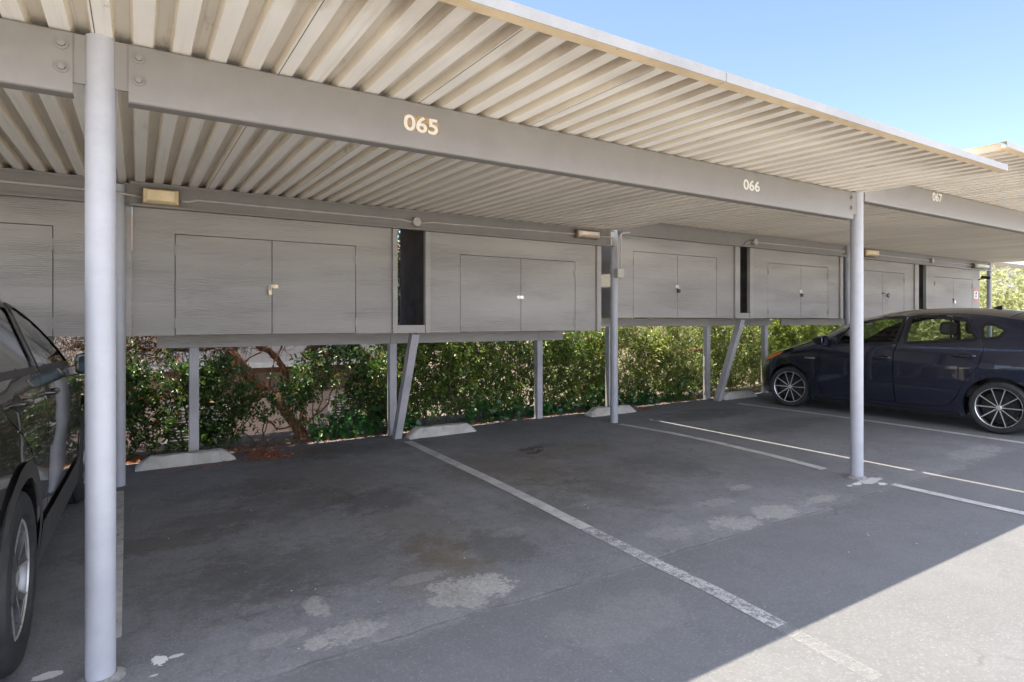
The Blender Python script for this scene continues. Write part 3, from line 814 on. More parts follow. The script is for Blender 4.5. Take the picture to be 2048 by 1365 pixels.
# ------------------------------------------------------------------ timber stands under the lockers
def stand(label, ledgers, posts, brace, zl0, zl1, yl=7.0):
    root = thing('locker_stand', (posts[0], yl, gz(posts[0])), label, 'timber stand', 'timber stands carrying the lockers')
    for a, b in ledgers:
        m = MB().box(a, b, yl - .02, yl + .02, zl0, zl1)
        m.build('ledger', M['board'], root, .003, 1)
        xs = a + .30
        while xs < b - .2:                                       # joist ends above the ledger
            MB().box(xs - .02, xs + .02, YF + .03, YBK - .03, zl1 + .001, (Z1 if zl1 < 1.35 else Z2) - .003).build('joist', M['board'], root); xs += .41
    for x in posts:
        MB().box(x - .045, x + .045, yl - .045 + .066, yl + .045 + .066, gz(x) - .03, zl0 + .09).build('post', M['timber'], root, .004, 1)
        MB().box(x - .05, x + .11, yl - .026, yl - .0205, zl0 + .004, zl1 - .03).build('splice_plate', M['board'], root)
    if brace:
        (bx, by), (tx, ty, tz) = brace
        MB().bar((bx, by, gz(bx) - .02), (tx, ty, tz), .092, .10, up=(0, 1, 0)).build('brace', M['timber'], root, .005, 1)
    return root
stand('near grey timber stand with a slanted brace, between the two nearest wheel stops', ((.163, 5.215),), (.50, 2.66, 4.84), ((2.63, 6.84), (2.66, 6.36, Z1 - .006)), 1.147, 1.285)
stand('far grey timber stand with a slanted brace, left of the hatchback', ((5.62, 9.99), (10.35, 13.6)), (6.16, 8.37, 9.96), ((8.36, 6.84), (8.36, 6.36, Z2 - .006)), 1.335, 1.455)
stand('grey timber stand at the far left, behind the black car mirror', ((-5.3, -.66),), (-.98, -3.0), None, 1.147, 1.285)

# ------------------------------------------------------------------ wheel stops
def wheel_stop(x0, x1, y, label, rz=0.0):
    L = x1 - x0; cx = (x0 + x1)/2; h = .112
    base = []; N = 14
    mb = MB(); rows = []
    for i in range(N + 1):
        t = i/N; x = -L/2 + t*L
        e = min(1, min(t, 1 - t)*L/.11)
        hh = .015 + (h - .015)*e
        prof = [(-.095, 0), (-.088, hh*.35), (-.066, hh*.86), (-.052, hh), (.052, hh), (.066, hh*.86), (.088, hh*.35), (.095, 0)]
        rows.append([(x, py + random.uniform(-.006, .006), pz + (random.uniform(-.006, .005) if pz else -.004)) for py, pz in prof])
    n = 8; R = Matrix.Translation((cx, y, gz(cx))) @ Matrix.Rotation(rz, 4, 'Z')
    vs = [tuple(R @ Vector(p)) for r in rows for p in r]
    fs = [(i*n + k, i*n + k + 1, (i+1)*n + k + 1, (i+1)*n + k) for i in range(N) for k in range(n-1)]
    mb.add(vs, fs, 0, False); mb.add(vs[:n], [tuple(range(n))]); mb.add(vs[-n:], [tuple(reversed(range(n)))])
    o = mb.build('wheel_stop', M['concrete'], None, .006, 2)
    tag(o, label, 'wheel stop', 'concrete wheel stops at the heads of the stalls')
wheel_stop(-.02, .86, 6.79, 'blue-stained concrete wheel stop nearest the left posts', rad(-.6))
wheel_stop(2.735, 3.64, 6.77, 'pale concrete wheel stop right of the near slanted brace')
wheel_stop(5.52, 6.40, 6.80, 'concrete wheel stop half hidden behind the thin pipe post')
wheel_stop(8.52, 9.42, 6.90, 'concrete wheel stop under the nose of the navy hatchback')
wheel_stop(-2.0, -1.1, 6.80, 'concrete wheel stop in front of the black car')

# ------------------------------------------------------------------ cars
def catmull(pts, n):
    P = [np.array(p, float) for p in pts]; P = [2*P[0]-P[1]] + P + [2*P[-1]-P[-2]]
    out = []
    for i in range(1, len(P) - 2):
        for k in range(n):
            t = k/n
            out.append(.5*((2*P[i]) + (-P[i-1]+P[i+1])*t + (2*P[i-1]-5*P[i]+4*P[i+1]-P[i+2])*t*t + (-P[i-1]+3*P[i]-3*P[i+1]+P[i+2])*t**3))
    out.append(P[-2]); return np.array(out)
def interp(tab, x):
    return np.interp(x, [a for a, b in tab], [b for a, b in tab])
def inside(poly, p):
    x, y = p; c = False; n = len(poly); j = n - 1
    for i in range(n):
        xi, yi = poly[i]; xj, yj = poly[j]
        if (yi > y) != (yj > y) and x < (xj-xi)*(y-yi)/(yj-yi) + xi: c = not c
        j = i
    return c
def dens(poly, step):
    out = []
    for i, p in enumerate(poly):
        q = poly[(i+1) % len(poly)]; L = math.hypot(q[0]-p[0], q[1]-p[1]); n = max(1, int(round(L/step)))
        for k in range(n): out.append((p[0]+(q[0]-p[0])*k/n, p[1]+(q[1]-p[1])*k/n))
    return out
def offset(poly, d):
    """grow (d > 0) or shrink a polygon"""
    A = sum(poly[i][0]*poly[(i+1) % len(poly)][1] - poly[(i+1) % len(poly)][0]*poly[i][1] for i in range(len(poly)))
    s = 1 if A > 0 else -1; out = []; n = len(poly)
    for i in range(n):
        a, b, c = np.array(poly[i-1]), np.array(poly[i]), np.array(poly[(i+1) % n])
        e1 = (b-a)/max(1e-9, np.linalg.norm(b-a)); e2 = (c-b)/max(1e-9, np.linalg.norm(c-b))
        n1 = np.array([e1[1], -e1[0]])*s; n2 = np.array([e2[1], -e2[0]])*s
        m = n1 + n2; m = m/max(1e-9, np.linalg.norm(m)); k = d/max(.35, float(m @ n1))
        out.append(tuple(b + m*k))
    return out
def roundpoly(poly, r=.04, n=4):
    out = []
    for i in range(len(poly)):
        a, b, c = np.array(poly[i-1], float), np.array(poly[i], float), np.array(poly[(i+1) % len(poly)], float)
        d = min(r, np.linalg.norm(a-b)*.45, np.linalg.norm(c-b)*.45)
        p = b + (a-b)/np.linalg.norm(a-b)*d; q = b + (c-b)/np.linalg.norm(c-b)*d
        for k in range(n + 1):
            t = k/n; out.append(tuple(p*(1-t)**2 + b*2*t*(1-t) + q*t*t))
    return out

class CarShape:
    def __init__(s, outline, prof, plan, rin=.075, rfil=.10):
        s.out = catmull(outline, 6)               # near-edge outline: front bottom .. roof .. rear bottom
        s.prof, s.plan, s.rin, s.rfil = prof, plan, rin, rfil
    def w(s, y, z):
        y = np.atleast_1d(np.asarray(y, float)); z = np.atleast_1d(np.asarray(z, float))
        base = interp(s.prof, z) * interp(s.plan, y)
        P = s.out; A, B = P[:-1], P[1:]; d2 = np.full(y.shape, 9.0)
        for a, b in zip(A, B):
            ab = b - a; L = max(1e-9, float(ab @ ab))
            t = np.clip(((y-a[0])*ab[0] + (z-a[1])*ab[1])/L, 0, 1)
            d2 = np.minimum(d2, (y-a[0]-t*ab[0])**2 + (z-a[1]-t*ab[1])**2)
        d = np.sqrt(d2); q = np.clip(1 - d/s.rfil, 0, 1)
        return base - s.rin*(1 - np.sqrt(np.maximum(0, 1 - q*q)))
    def patch(s, mb, poly, holes=(), off=0.0, step=.055, side=1, mi=0):
        poly = dens(poly, step); hs = [dens(h, step) for h in holes]
        V = list(poly); E = [(i, (i+1) % len(poly)) for i in range(len(poly))]
        for h in hs:
            o = len(V); V += h; E += [(o+i, o+(i+1) % len(h)) for i in range(len(h))]
        ys = [p[0] for p in poly]; zs = [p[1] for p in poly]
        B = np.array(V)
        for gy in np.arange(min(ys), max(ys), step):
            for gz_ in np.arange(min(zs), max(zs), step*.8):
                p = (gy, gz_)
                if np.min((B[:, 0]-gy)**2 + (B[:, 1]-gz_)**2) < (step*.45)**2: continue
                if inside(poly, p) and not any(inside(h, p) for h in hs): V.append(p)
        r = geometry.delaunay_2d_cdt([Vector(p) for p in V], E, [], 0, 1e-6)
        vv = [(p.x, p.y) for p in r[0]]; tri = []
        for f in r[2]:
            c = (sum(vv[i][0] for i in f)/len(f), sum(vv[i][1] for i in f)/len(f))
            if inside(poly, c) and not any(inside(h, c) for h in hs): tri.append(tuple(f) if side > 0 else tuple(reversed(f)))
        X = s.w([p[0] for p in vv], [p[1] for p in vv]) + off
        mb.add([(side*x, p[0], p[1]) for x, p in zip(X, vv)], tri, mi, True)
        return mb

def place(mb, T):
    mb.v = [tuple(T @ Vector(p)) for p in mb.v]; return mb

def wheel(parent, T, R, rim_r, width, face, spokes, mats, name='wheel'):
    """wheel whose outer face looks along +x of T"""
    hw = width/2
    ty = MB(); s = R - rim_r
    prof = [(-hw*.8, rim_r-.005), (-hw, rim_r+s*.25), (-hw*.99, rim_r+s*.65), (-hw*.86, R-.012), (-hw*.66, R-.002)]
    for g in (-.45, -.15, .15, .45):
        prof += [(hw*(g-.05), R), (hw*(g-.045), R-.009), (hw*(g+.045), R-.009), (hw*(g+.05), R)]
    prof += [(hw*.66, R-.002), (hw*.86, R-.012), (hw*.955, R-.028), (hw*.95, R-.031), (hw*.99, rim_r+s*.62), (hw, rim_r+s*.30), (hw*.97, rim_r+s*.12), (hw*.8, rim_r-.004)]
    ty.lathe_x(prof, (0, 0, 0), 64, 0, True)
    wh = place(ty, T).build('tyre', mats['tyre'])
    root = wh; root.name = name
    put(root, parent)
    rim = MB()
    rim.lathe_x([(-hw*.7, rim_r-.004), (-hw*.6, rim_r-.03), (hw*.55, rim_r-.032), (hw*.72, rim_r-.022)], (0, 0, 0), 64, 0)
    rim.lathe_x([(hw*.72, rim_r-.022), (hw*.80, rim_r-.012)], (0, 0, 0), 64, 0)
    rim.lathe_x([(hw*.80, rim_r-.012), (hw*.85, rim_r-.006), (hw*.80, rim_r+.001), (hw*.74, rim_r)], (0, 0, 0), 64, 1)
    rim.lathe_x([(hw*.28, .0), (hw*.28, rim_r-.05)], (0, 0, 0), 40, 2)        # brake disc shade
    rim.lathe_x([(hw*.34, .055), (hw*.36, rim_r*.62), (hw*.30, rim_r*.63)], (0, 0, 0), 40, 3)
    fx = hw*face
    rim.lathe_x([(fx, 0), (fx+.004, .022), (fx, .032)], (0, 0, 0), 28, 1)
    rim.lathe_x([(fx, .032), (fx-.012, .05), (fx-.03, .062)], (0, 0, 0), 28, 0)
    def bar(a0, r0, a1, r1, w0, w1, x0, x1, dep, mi):
        p = np.array([r0*math.cos(a0), r0*math.sin(a0)]); q = np.array([r1*math.cos(a1), r1*math.sin(a1)])
        d = (q-p)/np.linalg.norm(q-p); n = np.array([-d[1], d[0]])
        vs = []
        for pt, wd, x in ((p, w0, x0), (q, w1, x1)):
            a = pt + n*wd/2; b = pt - n*wd/2
            vs += [(x, a[0], a[1]), (x, b[0], b[1]), (x-dep, b[0]*.995, b[1]*.995), (x-dep, a[0]*.995, a[1]*.995)]
        rim.add(vs, [(0,1,5,4)], mi); rim.add(vs, [(1,2,6,5), (2,3,7,6), (3,0,4,7), (0,3,2,1), (4,5,6,7)], 0)
    if spokes == 'ten':
        for k in range(5):
            a = 2*PI*k/5 + PI/2
            for sgn in (-1, 1):
                bar(a + sgn*.30, .040, a + sgn*.295, rim_r-.014, .026, .015, fx-.012, hw*.80, .03, 0)
                bar(a + sgn*.30, .036, a + sgn*.30, rim_r-.010, .0115, .0105, fx-.003, hw*.835, .01, 1)
            rim.lathe_x([(fx-.022, 0), (fx-.022, .011)], (0, .058*math.cos(a), .058*math.sin(a)), 10, 3)
    else:
        for k in range(5):
            a = 2*PI*k/5 + PI/2
            bar(a, .035, a, rim_r*.52, .050, .060, fx-.004, hw*.70, .035, 0)
            for sgn in (-1, 1):
                bar(a + sgn*.06, rim_r*.40, a + sgn*.22, rim_r-.012, .034, .040, hw*.68, hw*.80, .04, 0)
                bar(a + sgn*.13, rim_r*.36, a + sgn*.325, rim_r-.010, .009, .009, hw*.70, hw*.835, .012, 1)
            bar(a - .215, rim_r-.03, a + .215, rim_r-.03, .02, .02, hw*.79, hw*.79, .02, 1)
    place(rim, T).build('rim', [mats['rim'], mats['bright'], M['blackplastic'], M['darkmetal']], root)
    return root

def make_car(spec, root, T):
    S_ = spec['shape']; pm = spec['paint']
    zr = spec['R']; WB = spec['wb']; ar = spec['arch']
    out = [tuple(p) for p in S_.out]
    # ---- side outline closed along the sill with the wheel arches
    sill = spec['sill']
    bot = []
    def arch(yc):
        a0 = math.asin(max(-1, min(1, (sill - zr)/ar)))
        return [(yc - ar*math.cos(a)*1.0, zr + ar*math.sin(a)) for a in np.linspace(a0, PI - a0, 22)]
    poly = out + [(out[-1][0] + .05, out[-1][1])]
    poly += arch(0.0) + arch(WB)
    poly += [(out[0][0] - .05, out[0][1])]
    holes = [offset(d, .0035) for d in spec['doors']] + spec['quarter']
    body = MB()
    for sd in (1, -1):
        S_.patch(body, poly, holes, 0, .06, sd)
        # arch lips turned inwards
        for yc in (0, WB):
            ap = arch(yc); vs = []
            X = S_.w([p[0] for p in ap], [p[1] for p in ap])
            for (y, z), x in zip(ap, X): vs += [(sd*x, y, z), (sd*(x - .05), y, z)]
            body.add(vs, [(2*i, 2*i+1, 2*i+3, 2*i+2) for i in range(len(ap)-1)], 0, True)
    # ---- hood, roof and ends: strips across the car between the two edges
    N = 14; P = S_.out; E = S_.w(P[:, 0], P[:, 1])
    cz = np.array([interp(spec['crown_z'], i/(len(P)-1)) for i in range(len(P))])
    cy = np.array([interp(spec['crown_y'], i/(len(P)-1)) for i in range(len(P))])
    us = np.linspace(-1, 1, N*2 + 1)
    grid = [[(float(u*E[i]), float(P[i, 0] + cy[i]*(1 - abs(u)**2.2)), float(P[i, 1] + cz[i]*(1 - abs(u)**2.2))) for u in us] for i in range(len(P))]
    i0, i1 = spec['ws']; j0, j1 = spec['rg']
    glass_ws, glass_rg = [], []
    bv = [p for r in grid for p in r]; nU = len(us); fs = []
    for i in range(len(P) - 1):
        for k in range(nU - 1):
            f = (i*nU + k, i*nU + k + 1, (i+1)*nU + k + 1, (i+1)*nU + k)
            ins = 1 <= k <= nU - 3
            if i0 <= i < i1 and ins: glass_ws.append(f)
            elif j0 <= i < j1 and ins: glass_rg.append(f)
            else: fs.append(f)
    body.add(bv, fs, 0, True)
    place(body, T).build('body', pm, root)
    for nm, fl, mt in (('windscreen', glass_ws, 'glass'), ('rear_window', glass_rg, 'darkglass')):
        m = MB().add([(x, y, z - .004) for x, y, z in bv], fl, 0, True)
        place(m, T).build(nm, M[mt], root)
    # ---- doors, windows, trims
    for sd in (1, -1):
        for d, wn, gl, hnd in zip(spec['doors'], spec['windows'], spec['glass'], spec['handles']):
            m = MB(); S_.patch(m, offset(d, -.0035), [wn], 0, .055, sd)
            # door edges turned in
            e = dens(offset(d, -.0035), .05); X = S_.w([p[0] for p in e], [p[1] for p in e]); vs = []
            for (y, z), x in zip(e, X): vs += [(sd*x, y, z), (sd*(x - .03), y, z)]
            n = len(e)
            m.add(vs, [(2*i, 2*i+1, (2*i+3) % (2*n), (2*i+2) % (2*n)) for i in range(n)], 0, True)
            do = place(m, T).build('door', pm, root)
            tr = MB(); S_.patch(tr, offset(wn, .022), [offset(wn, -.012)], .0025, .06, sd)
            place(tr, T).build('window_trim', M['blackplastic'], do)
            g_ = MB(); S_.patch(g_, offset(wn, .004), [], -.006, .07, sd)
            place(g_, T).build('window_glass', M[gl], do)
            if hnd:
                (y0, z0), (y1, z1) = hnd
                x0 = float(S_.w(y0, z0)[0]); x1 = float(S_.w(y1, z1)[0])
                h = MB()
                p0, p1 = Vector((sd*x0, y0, z0)), Vector((sd*x1, y1, z1)); o = Vector((sd*.034, 0, 0))
                h.tube([p0 - o*.2, p0 + o*.75 + (p1-p0)*.08, p0*.5 + p1*.5 + o*1.05, p1 + o*.75 - (p1-p0)*.08, p1 - o*.2], [.012, .014, .0145, .014, .012], 10)
                place(h, T).build('door_handle', spec['handle_mat'], do)
                cup = MB(); c = (p0 + p1)/2 + (p1-p0)*.10
                pl = [(c.y + .085*math.cos(a), c.z + .037*math.sin(a)) for a in np.linspace(0, 2*PI, 18)[:-1]]
                S_.patch(cup, pl, [], .0012, .05, sd); place(cup, T).build('handle_cup', M['blackplastic'], do)
        for q, gl in zip(spec['quarter'], spec['qglass']):
            tr = MB(); S_.patch(tr, offset(q, .022), [offset(q, -.012)], .0025, .06, sd); place(tr, T).build('window_trim', M['blackplastic'], root)
            g_ = MB(); S_.patch(g_, offset(q, .004), [], -.006, .07, sd); place(g_, T).build('quarter_window', M[gl], root)
        for nm, pl, mt, of in spec['patches']:
            g_ = MB(); S_.patch(g_, pl, [], of, .04, sd); place(g_, T).build(nm, M[mt] if isinstance(mt, str) else mt, root)
    # ---- inner tub: dark liner seen through gaps, arches and glass
    tub = MB(); Wt = spec['tub']
    y0, y1 = ar + .02, WB - ar - .02
    tub.box(-Wt, Wt, y0, y1, sill + .0, sill + .12)
    for sd in (1, -1):
        tub.box(sd*(Wt - .03), sd*Wt, y0, y1, sill + .121, spec['belt'])
    tub.box(-Wt + .05, Wt - .05, -ar - .22, y0 - .001, zr + .30, zr + .34); tub.box(-Wt + .05, Wt - .05, y1 + .001, WB + ar + .15, zr + .30, zr + .34)
    tub.box(-Wt + .26, Wt - .26, -ar - .2, y0 - .001, sill, zr + .299); tub.box(-Wt + .26, Wt - .26, y1 + .001, WB + ar + .12, sill, zr + .299)
    tub.box(-Wt + .03, Wt - .03, WB - ar - .15, WB - ar - .02, sill + .2, spec['belt'] - .01)
    place(tub, T).build('underbody', M['blackplastic'], root)
    dash = MB()
    dy = spec['dash']
    dash.box(-Wt + .04, Wt - .04, dy, dy + .42, spec['belt'] - .32, spec['belt'] - .02)
    place(dash, T).build('dashboard', M['blackplastic'], root, .05, 3)
    for sy, xs in ((spec['seats'][0], (-.38, .38)), (spec['seats'][1], (-.38, .38))):
        for sx in xs:
            st = MB(); zb = spec['belt']
            st.box(sx - .24, sx + .24, sy - .05, sy + .45, zb - .62, zb - .46)
            bk = [(sx - .24, sy - .02, zb - .46), (sx + .24, sy - .02, zb - .46), (sx + .20, sy - .20, zb + .12), (sx - .20, sy - .20, zb + .12)]
            st.add(bk + [(x, y - .11, z) for x, y, z in bk], [(0,1,2,3),(7,6,5,4),(0,4,5,1),(1,5,6,2),(2,6,7,3),(3,7,4,0)])
            so_ = place(st, T).build('seat', M['cloth'], root, .045, 3)
            hr = MB().box(sx - .125, sx + .125, sy - .33, sy - .20, zb + .17, zb + .345)
            place(hr, T).build('headrest', M['cloth'], so_, .05, 4)
    # ---- mirrors
    my, mz, mo = spec['mirror']
    for sd in (1, -1):
        x = float(S_.w(my, mz)[0])
        mm = MB(); a, b = sd*(x + .035), sd*(x + .035 + mo)
        hh = .075
        pf = [(my - .055, -.85), (my - .05, -1), (my + .04, -.8), (my + .10, -.3), (my + .10, .35), (my + .03, .9), (my - .05, 1), (my - .055, .85)]
        vs = []
        for xx, k in ((a, .80), (a + sd*mo*.2, 1.0), (a + sd*mo*.75, .97), (b, .62)): vs += [(xx, py, mz + .03 + hh*q*k) for py, q in pf]
        n = len(pf)
        mm.add(vs, [(i*n + k, i*n + (k+1) % n, (i+1)*n + (k+1) % n, (i+1)*n + k) for i in range(3) for k in range(n)] + [tuple(range(n)), tuple(range(3*n, 4*n))], 0, False)
        mm.bar((sd*(x - .03), my + .03, mz - .03), (a + sd*.04, my + .03, mz - .005), .07, .035, up=(0, 1, 0))
        mo_ = place(mm, T).build('side_mirror', spec['mirror_mat'], root, .008, 2)
        xm0, xm1 = a + sd*mo*.10, b - sd*mo*.10
        mg = MB(); g2 = roundpoly([(xm0, mz + .03 - hh*.74), (xm1, mz + .03 - hh*.60), (xm1, mz + .03 + hh*.62), (xm0, mz + .03 + hh*.76)], .03)
        mg.add([(px, my - .057 - .15*abs(px - xm0), pz) for px, pz in g2], [tuple(range(len(g2)))])
        place(mg, T).build('mirror_glass', M['mirror'], mo_)
    # ---- wheels
    tr = spec['track']
    for sd in (1, -1):
        for yc, steer in ((0, 0), (WB, spec['steer'])):
            W_ = T @ Matrix.Translation((sd*(tr - spec['tw']/2), yc, zr)) @ Matrix.Rotation(rad(steer) + (0 if sd > 0 else PI), 4, 'Z')
            wheel(root, W_, zr, spec['rim'], spec['tw'], spec['face'], spec['spokes'], spec['wm'])

# ---- the navy hatchback
hb_out = [(3.28,.19),(3.36,.28),(3.39,.42),(3.37,.56),(3.30,.67),(3.16,.765),(2.90,.875),(2.60,.955),(2.34,1.04),(2.18,1.115),(1.98,1.225),(1.72,1.325),(1.40,1.405),(1.05,1.452),(.66,1.458),(.25,1.435),(-.15,1.365),(-.48,1.275),(-.70,1.19),(-.775,1.10),(-.745,.98),(-.775,.84),(-.80,.62),(-.77,.40),(-.70,.24)]
hb = CarShape(hb_out, [(0,.80),(.2,.835),(.35,.862),(.6,.8725),(.8,.868),(.95,.85),(1.05,.825),(1.45,.665),(1.6,.6)],
    [(-.85,.80),(-.7,.87),(-.4,.955),(0,.99),(.4,1),(2.3,1),(2.7,.99),(3.0,.955),(3.2,.89),(3.3,.83),(3.4,.72)], .07, .11)
fwin = roundpoly([(1.975,1.005),(1.17,1.058),(1.115,1.405),(1.38,1.388),(1.66,1.325),(1.84,1.25)], .04)
rwin = roundpoly([(1.045,1.068),(1.010,1.405),(.70,1.398),(.375,1.355),(.245,1.118)], .035)
qwin = roundpoly([(.200,1.262),(.175,1.312),(.085,1.308),(-.035,1.245),(.02,1.165),(.165,1.135)], .03)
fdoor = roundpoly([(2.20,.252),(2.255,.60),(2.215,.85),(2.165,1.02),(1.99,1.165),(1.74,1.285),(1.40,1.392),(1.075,1.432),(1.135,1.06),(1.178,.92),(1.176,.60),(1.155,.252)], .03)
rdoor = roundpoly([(1.150,.252),(1.171,.60),(1.173,.92),(1.130,1.06),(1.070,1.432),(.70,1.432),(.345,1.385),(.195,1.10),(.150,1.0),(.203,.80),(.342,.612),(.43,.40),(.53,.285),(.70,.252)], .03)
hbroot = thing('parked_car', (9.59, 3.04, gz(8.72)), 'dark navy hatchback parked nose-in behind the far front post', 'car', 'cars parked under the carports')
Thb = Matrix.Translation((9.5925, 3.04, gz(8.72)))
def circle(y, z, r, n=20): return [(y + r*math.cos(a), z + r*math.sin(a)) for a in np.linspace(0, 2*PI, n+1)[:-1]]
def ring(poly, w): return poly
hb_spec = dict(shape=hb, paint=M['navy'], R=.315, wb=2.735, arch=.365, sill=.185, tub=.775, belt=1.0, dash=1.62, seats=(.98, .10), steer=11,
    doors=[fdoor, rdoor], windows=[fwin, rwin], glass=['glass', 'glass'], quarter=[qwin], qglass=['glass'], handles=[((1.455,.842),(1.21,.850)), ((.482,.918),(.232,.924))], handle_mat=M['navy'],
    crown_z=[(0,.0),(.18,.02),(.27,.06),(.333,.075),(.40,.10),(.5,.09),(.56,.075),(.7,.08),(.80,.05),(.88,.02),(1,0)], crown_y=[(0,.25),(.15,.29),(.25,.22),(.33,.16),(.42,.14),(.5,.05),(.56,0),(.75,-.06),(.85,-.10),(1,-.12)],
    ws=(48, 71), rg=(94, 108), mirror=(2.13, 1.035, .17), mirror_mat=M['navy'], track=.868, rim=.243, tw=.215, face=.72, spokes='ten', wm=dict(tyre=M['rubber'], rim=M['gunmetal'], bright=M['machined']),
    patches=[('headlight', [(3.27,.705),(3.19,.765),(3.02,.835),(2.84,.878),(2.90,.815),(3.08,.735),(3.20,.690)], 'amber', .004),
             ('tail_light', [(-.775,1.06),(-.60,1.10),(-.52,1.02),(-.60,.90),(-.74,.88)], mat_simple('tail_red', (.30,.01,.01), .15, .1, 20), .004),
             ('fuel_flap', circle(-.20, .865, .092), M['navy'], .0018),
             ('sill_skirt', [(2.33,.155),(2.30,.20),(.42,.20),(.385,.155)], 'blackplastic', .012)])
make_car(hb_spec, hbroot, Thb)
# lower door crease, antenna fin, badge lettering
m = MB()
pts = [(1.40,.530),(1.15,.522),(.86,.512),(.66,.475),(.50,.432)]
X = hb.w([p[0] for p in pts], [p[1] for p in pts])
for sd in (-1, 1): place(MB().tube([(sd*(x + .0005), y, z) for (y, z), x in zip(pts, X)], .0022, 6), Thb).build('side_crease', M['navy'], hbroot)
m = MB().add([(-.03,.24,1.495),(.03,.24,1.495),(.03,.38,1.510),(-.03,.38,1.510),(-.007,.25,1.560),(.007,.25,1.560),(.003,.30,1.55),(-.003,.30,1.55)], [(0,1,5,4),(1,2,6,5),(2,3,7,6),(3,0,4,7),(4,5,6,7),(0,3,2,1)])
place(m, Thb).build('antenna_fin', M['blackplastic'], hbroot, .006, 2)
bo = text_mesh('HYBRID', M['machined'], 'badge', hbroot, 0, .165, 0, .024, 0)
for v in bo.data.vertices:
    c = v.co.copy(); yy = 2.448 - c.x; zz = .778 + c.z
    v.co = Thb @ Vector((-(float(hb.w(yy, zz)[0]) + .002 + max(0, -c.y)), yy, zz))

# ---- the black sport utility car
sv_out = [(3.20,.30),(3.34,.36),(3.42,.50),(3.43,.70),(3.37,.86),(3.20,.96),(2.90,1.02),(2.50,1.06),(2.22,1.10),(2.02,1.20),(1.78,1.345),(1.45,1.475),(1.05,1.555),(.60,1.585),(.0,1.585),(-.50,1.555),(-.80,1.49),(-.90,1.38),(-.98,1.15),(-1.00,.95),(-1.02,.70),(-1.01,.48),(-.90,.33)]
sv = CarShape(sv_out, [(0,.86),(.25,.895),(.5,.920),(.8,.926),(.95,.918),(1.04,.906),(1.12,.888),(1.20,.860),(1.6,.69),(1.7,.6)],
    [(-1.05,.84),(-.85,.92),(-.5,.98),(0,1),(2.2,1),(2.7,.985),(3.0,.95),(3.2,.90),(3.35,.82),(3.45,.70)], .07, .11)
swf = roundpoly([(1.93,1.145),(.80,1.180),(.90,1.505),(1.10,1.515),(1.42,1.435),(1.72,1.305)], .035)
swr = roundpoly([(.70,1.185),(-.22,1.215),(-.16,1.46),(.02,1.52),(.80,1.508)], .04)
swq = roundpoly([(-.30,1.225),(-.72,1.30),(-.62,1.42),(-.24,1.465)], .03)
sdf = roundpoly([(1.93,.42),(1.96,.80),(2.0,1.05),(1.985,1.165),(1.76,1.315),(1.43,1.455),(1.08,1.537),(.855,1.545),(.735,1.18),(.70,.80),(.70,.42)], .04)
sdr = roundpoly([(.695,.42),(.695,.80),(.730,1.18),(.850,1.545),(.0,1.552),(-.215,1.49),(-.27,1.20),(-.16,1.05),(.18,.87),(.40,.68),(.46,.50),(.52,.42)], .04)
svroot = thing('parked_car', (-1.325, 3.2, gz(-1.3)), 'glossy black sport utility car half hidden behind the nearest post', 'car', 'cars parked under the carports')
Tsv = Matrix.Translation((-1.326, 3.22, gz(-.5))) @ Matrix.Rotation(rad(-1.2), 4, 'Z')
def archring(yc, r0, r1, zr, a0=-8, a1=188, n=26):
    A = np.linspace(rad(a0), rad(a1), n)
    return [(yc + r1*math.cos(a), zr + r1*math.sin(a)) for a in A] + [(yc + r0*math.cos(a), zr + r0*math.sin(a)) for a in A[::-1]]
sv_spec = dict(shape=sv, paint=M['blackpaint'], R=.362, wb=2.66, arch=.405, sill=.30, tub=.83, belt=1.12, dash=1.55, seats=(.85, -.05), steer=0,
    doors=[sdf, sdr], windows=[swf, swr], glass=['glass', 'darkglass'], quarter=[swq], qglass=['darkglass'], handles=[((.98,1.045),(.76,1.052)), ((.20,1.075),(-.03,1.085))], handle_mat=M['blackpaint'],
    crown_z=[(0,.0),(.2,.03),(.3,.08),(.45,.08),(.6,.075),(.75,.06),(1,0)], crown_y=[(0,.14),(.2,.14),(.3,.14),(.42,.12),(.5,.05),(.56,0),(.75,-.04),(1,-.06)],
    ws=(48, 66), rg=(94, 108), mirror=(1.93, 1.105, .20), mirror_mat=M['blackpaint'], track=.928, rim=.243, tw=.235, face=.80, spokes='five', wm=dict(tyre=M['rubber'], rim=M['silveralloy'], bright=M['machined']),
    patches=[('arch_cladding', archring(0, .405, .475, .362), 'greyplastic', .012), ('arch_cladding', archring(2.66, .405, .475, .362), 'greyplastic', .012),
             ('sill_cladding', [(2.22,.25),(2.20,.45),(.50,.45),(.44,.25)], 'greyplastic', .014),
             ('headlight', [(3.40,.86),(3.1,.97),(2.92,.96),(3.12,.86)], 'lens', .004)])
make_car(sv_spec, svroot, Tsv)
for sd in (1, -1):
    m = MB()
    m.add([(sd*.905,.425,.42),(sd*.70,.425,.42),(sd*.70,.475,.19),(sd*.90,.475,.17),(sd*.905,.44,.42),(sd*.70,.44,.42),(sd*.70,.49,.19),(sd*.90,.49,.17)], [(0,1,2,3),(7,6,5,4),(0,4,5,1),(1,5,6,2),(2,6,7,3),(3,7,4,0)])
    place(m, Tsv).build('mud_flap', M['rubber'], svroot)

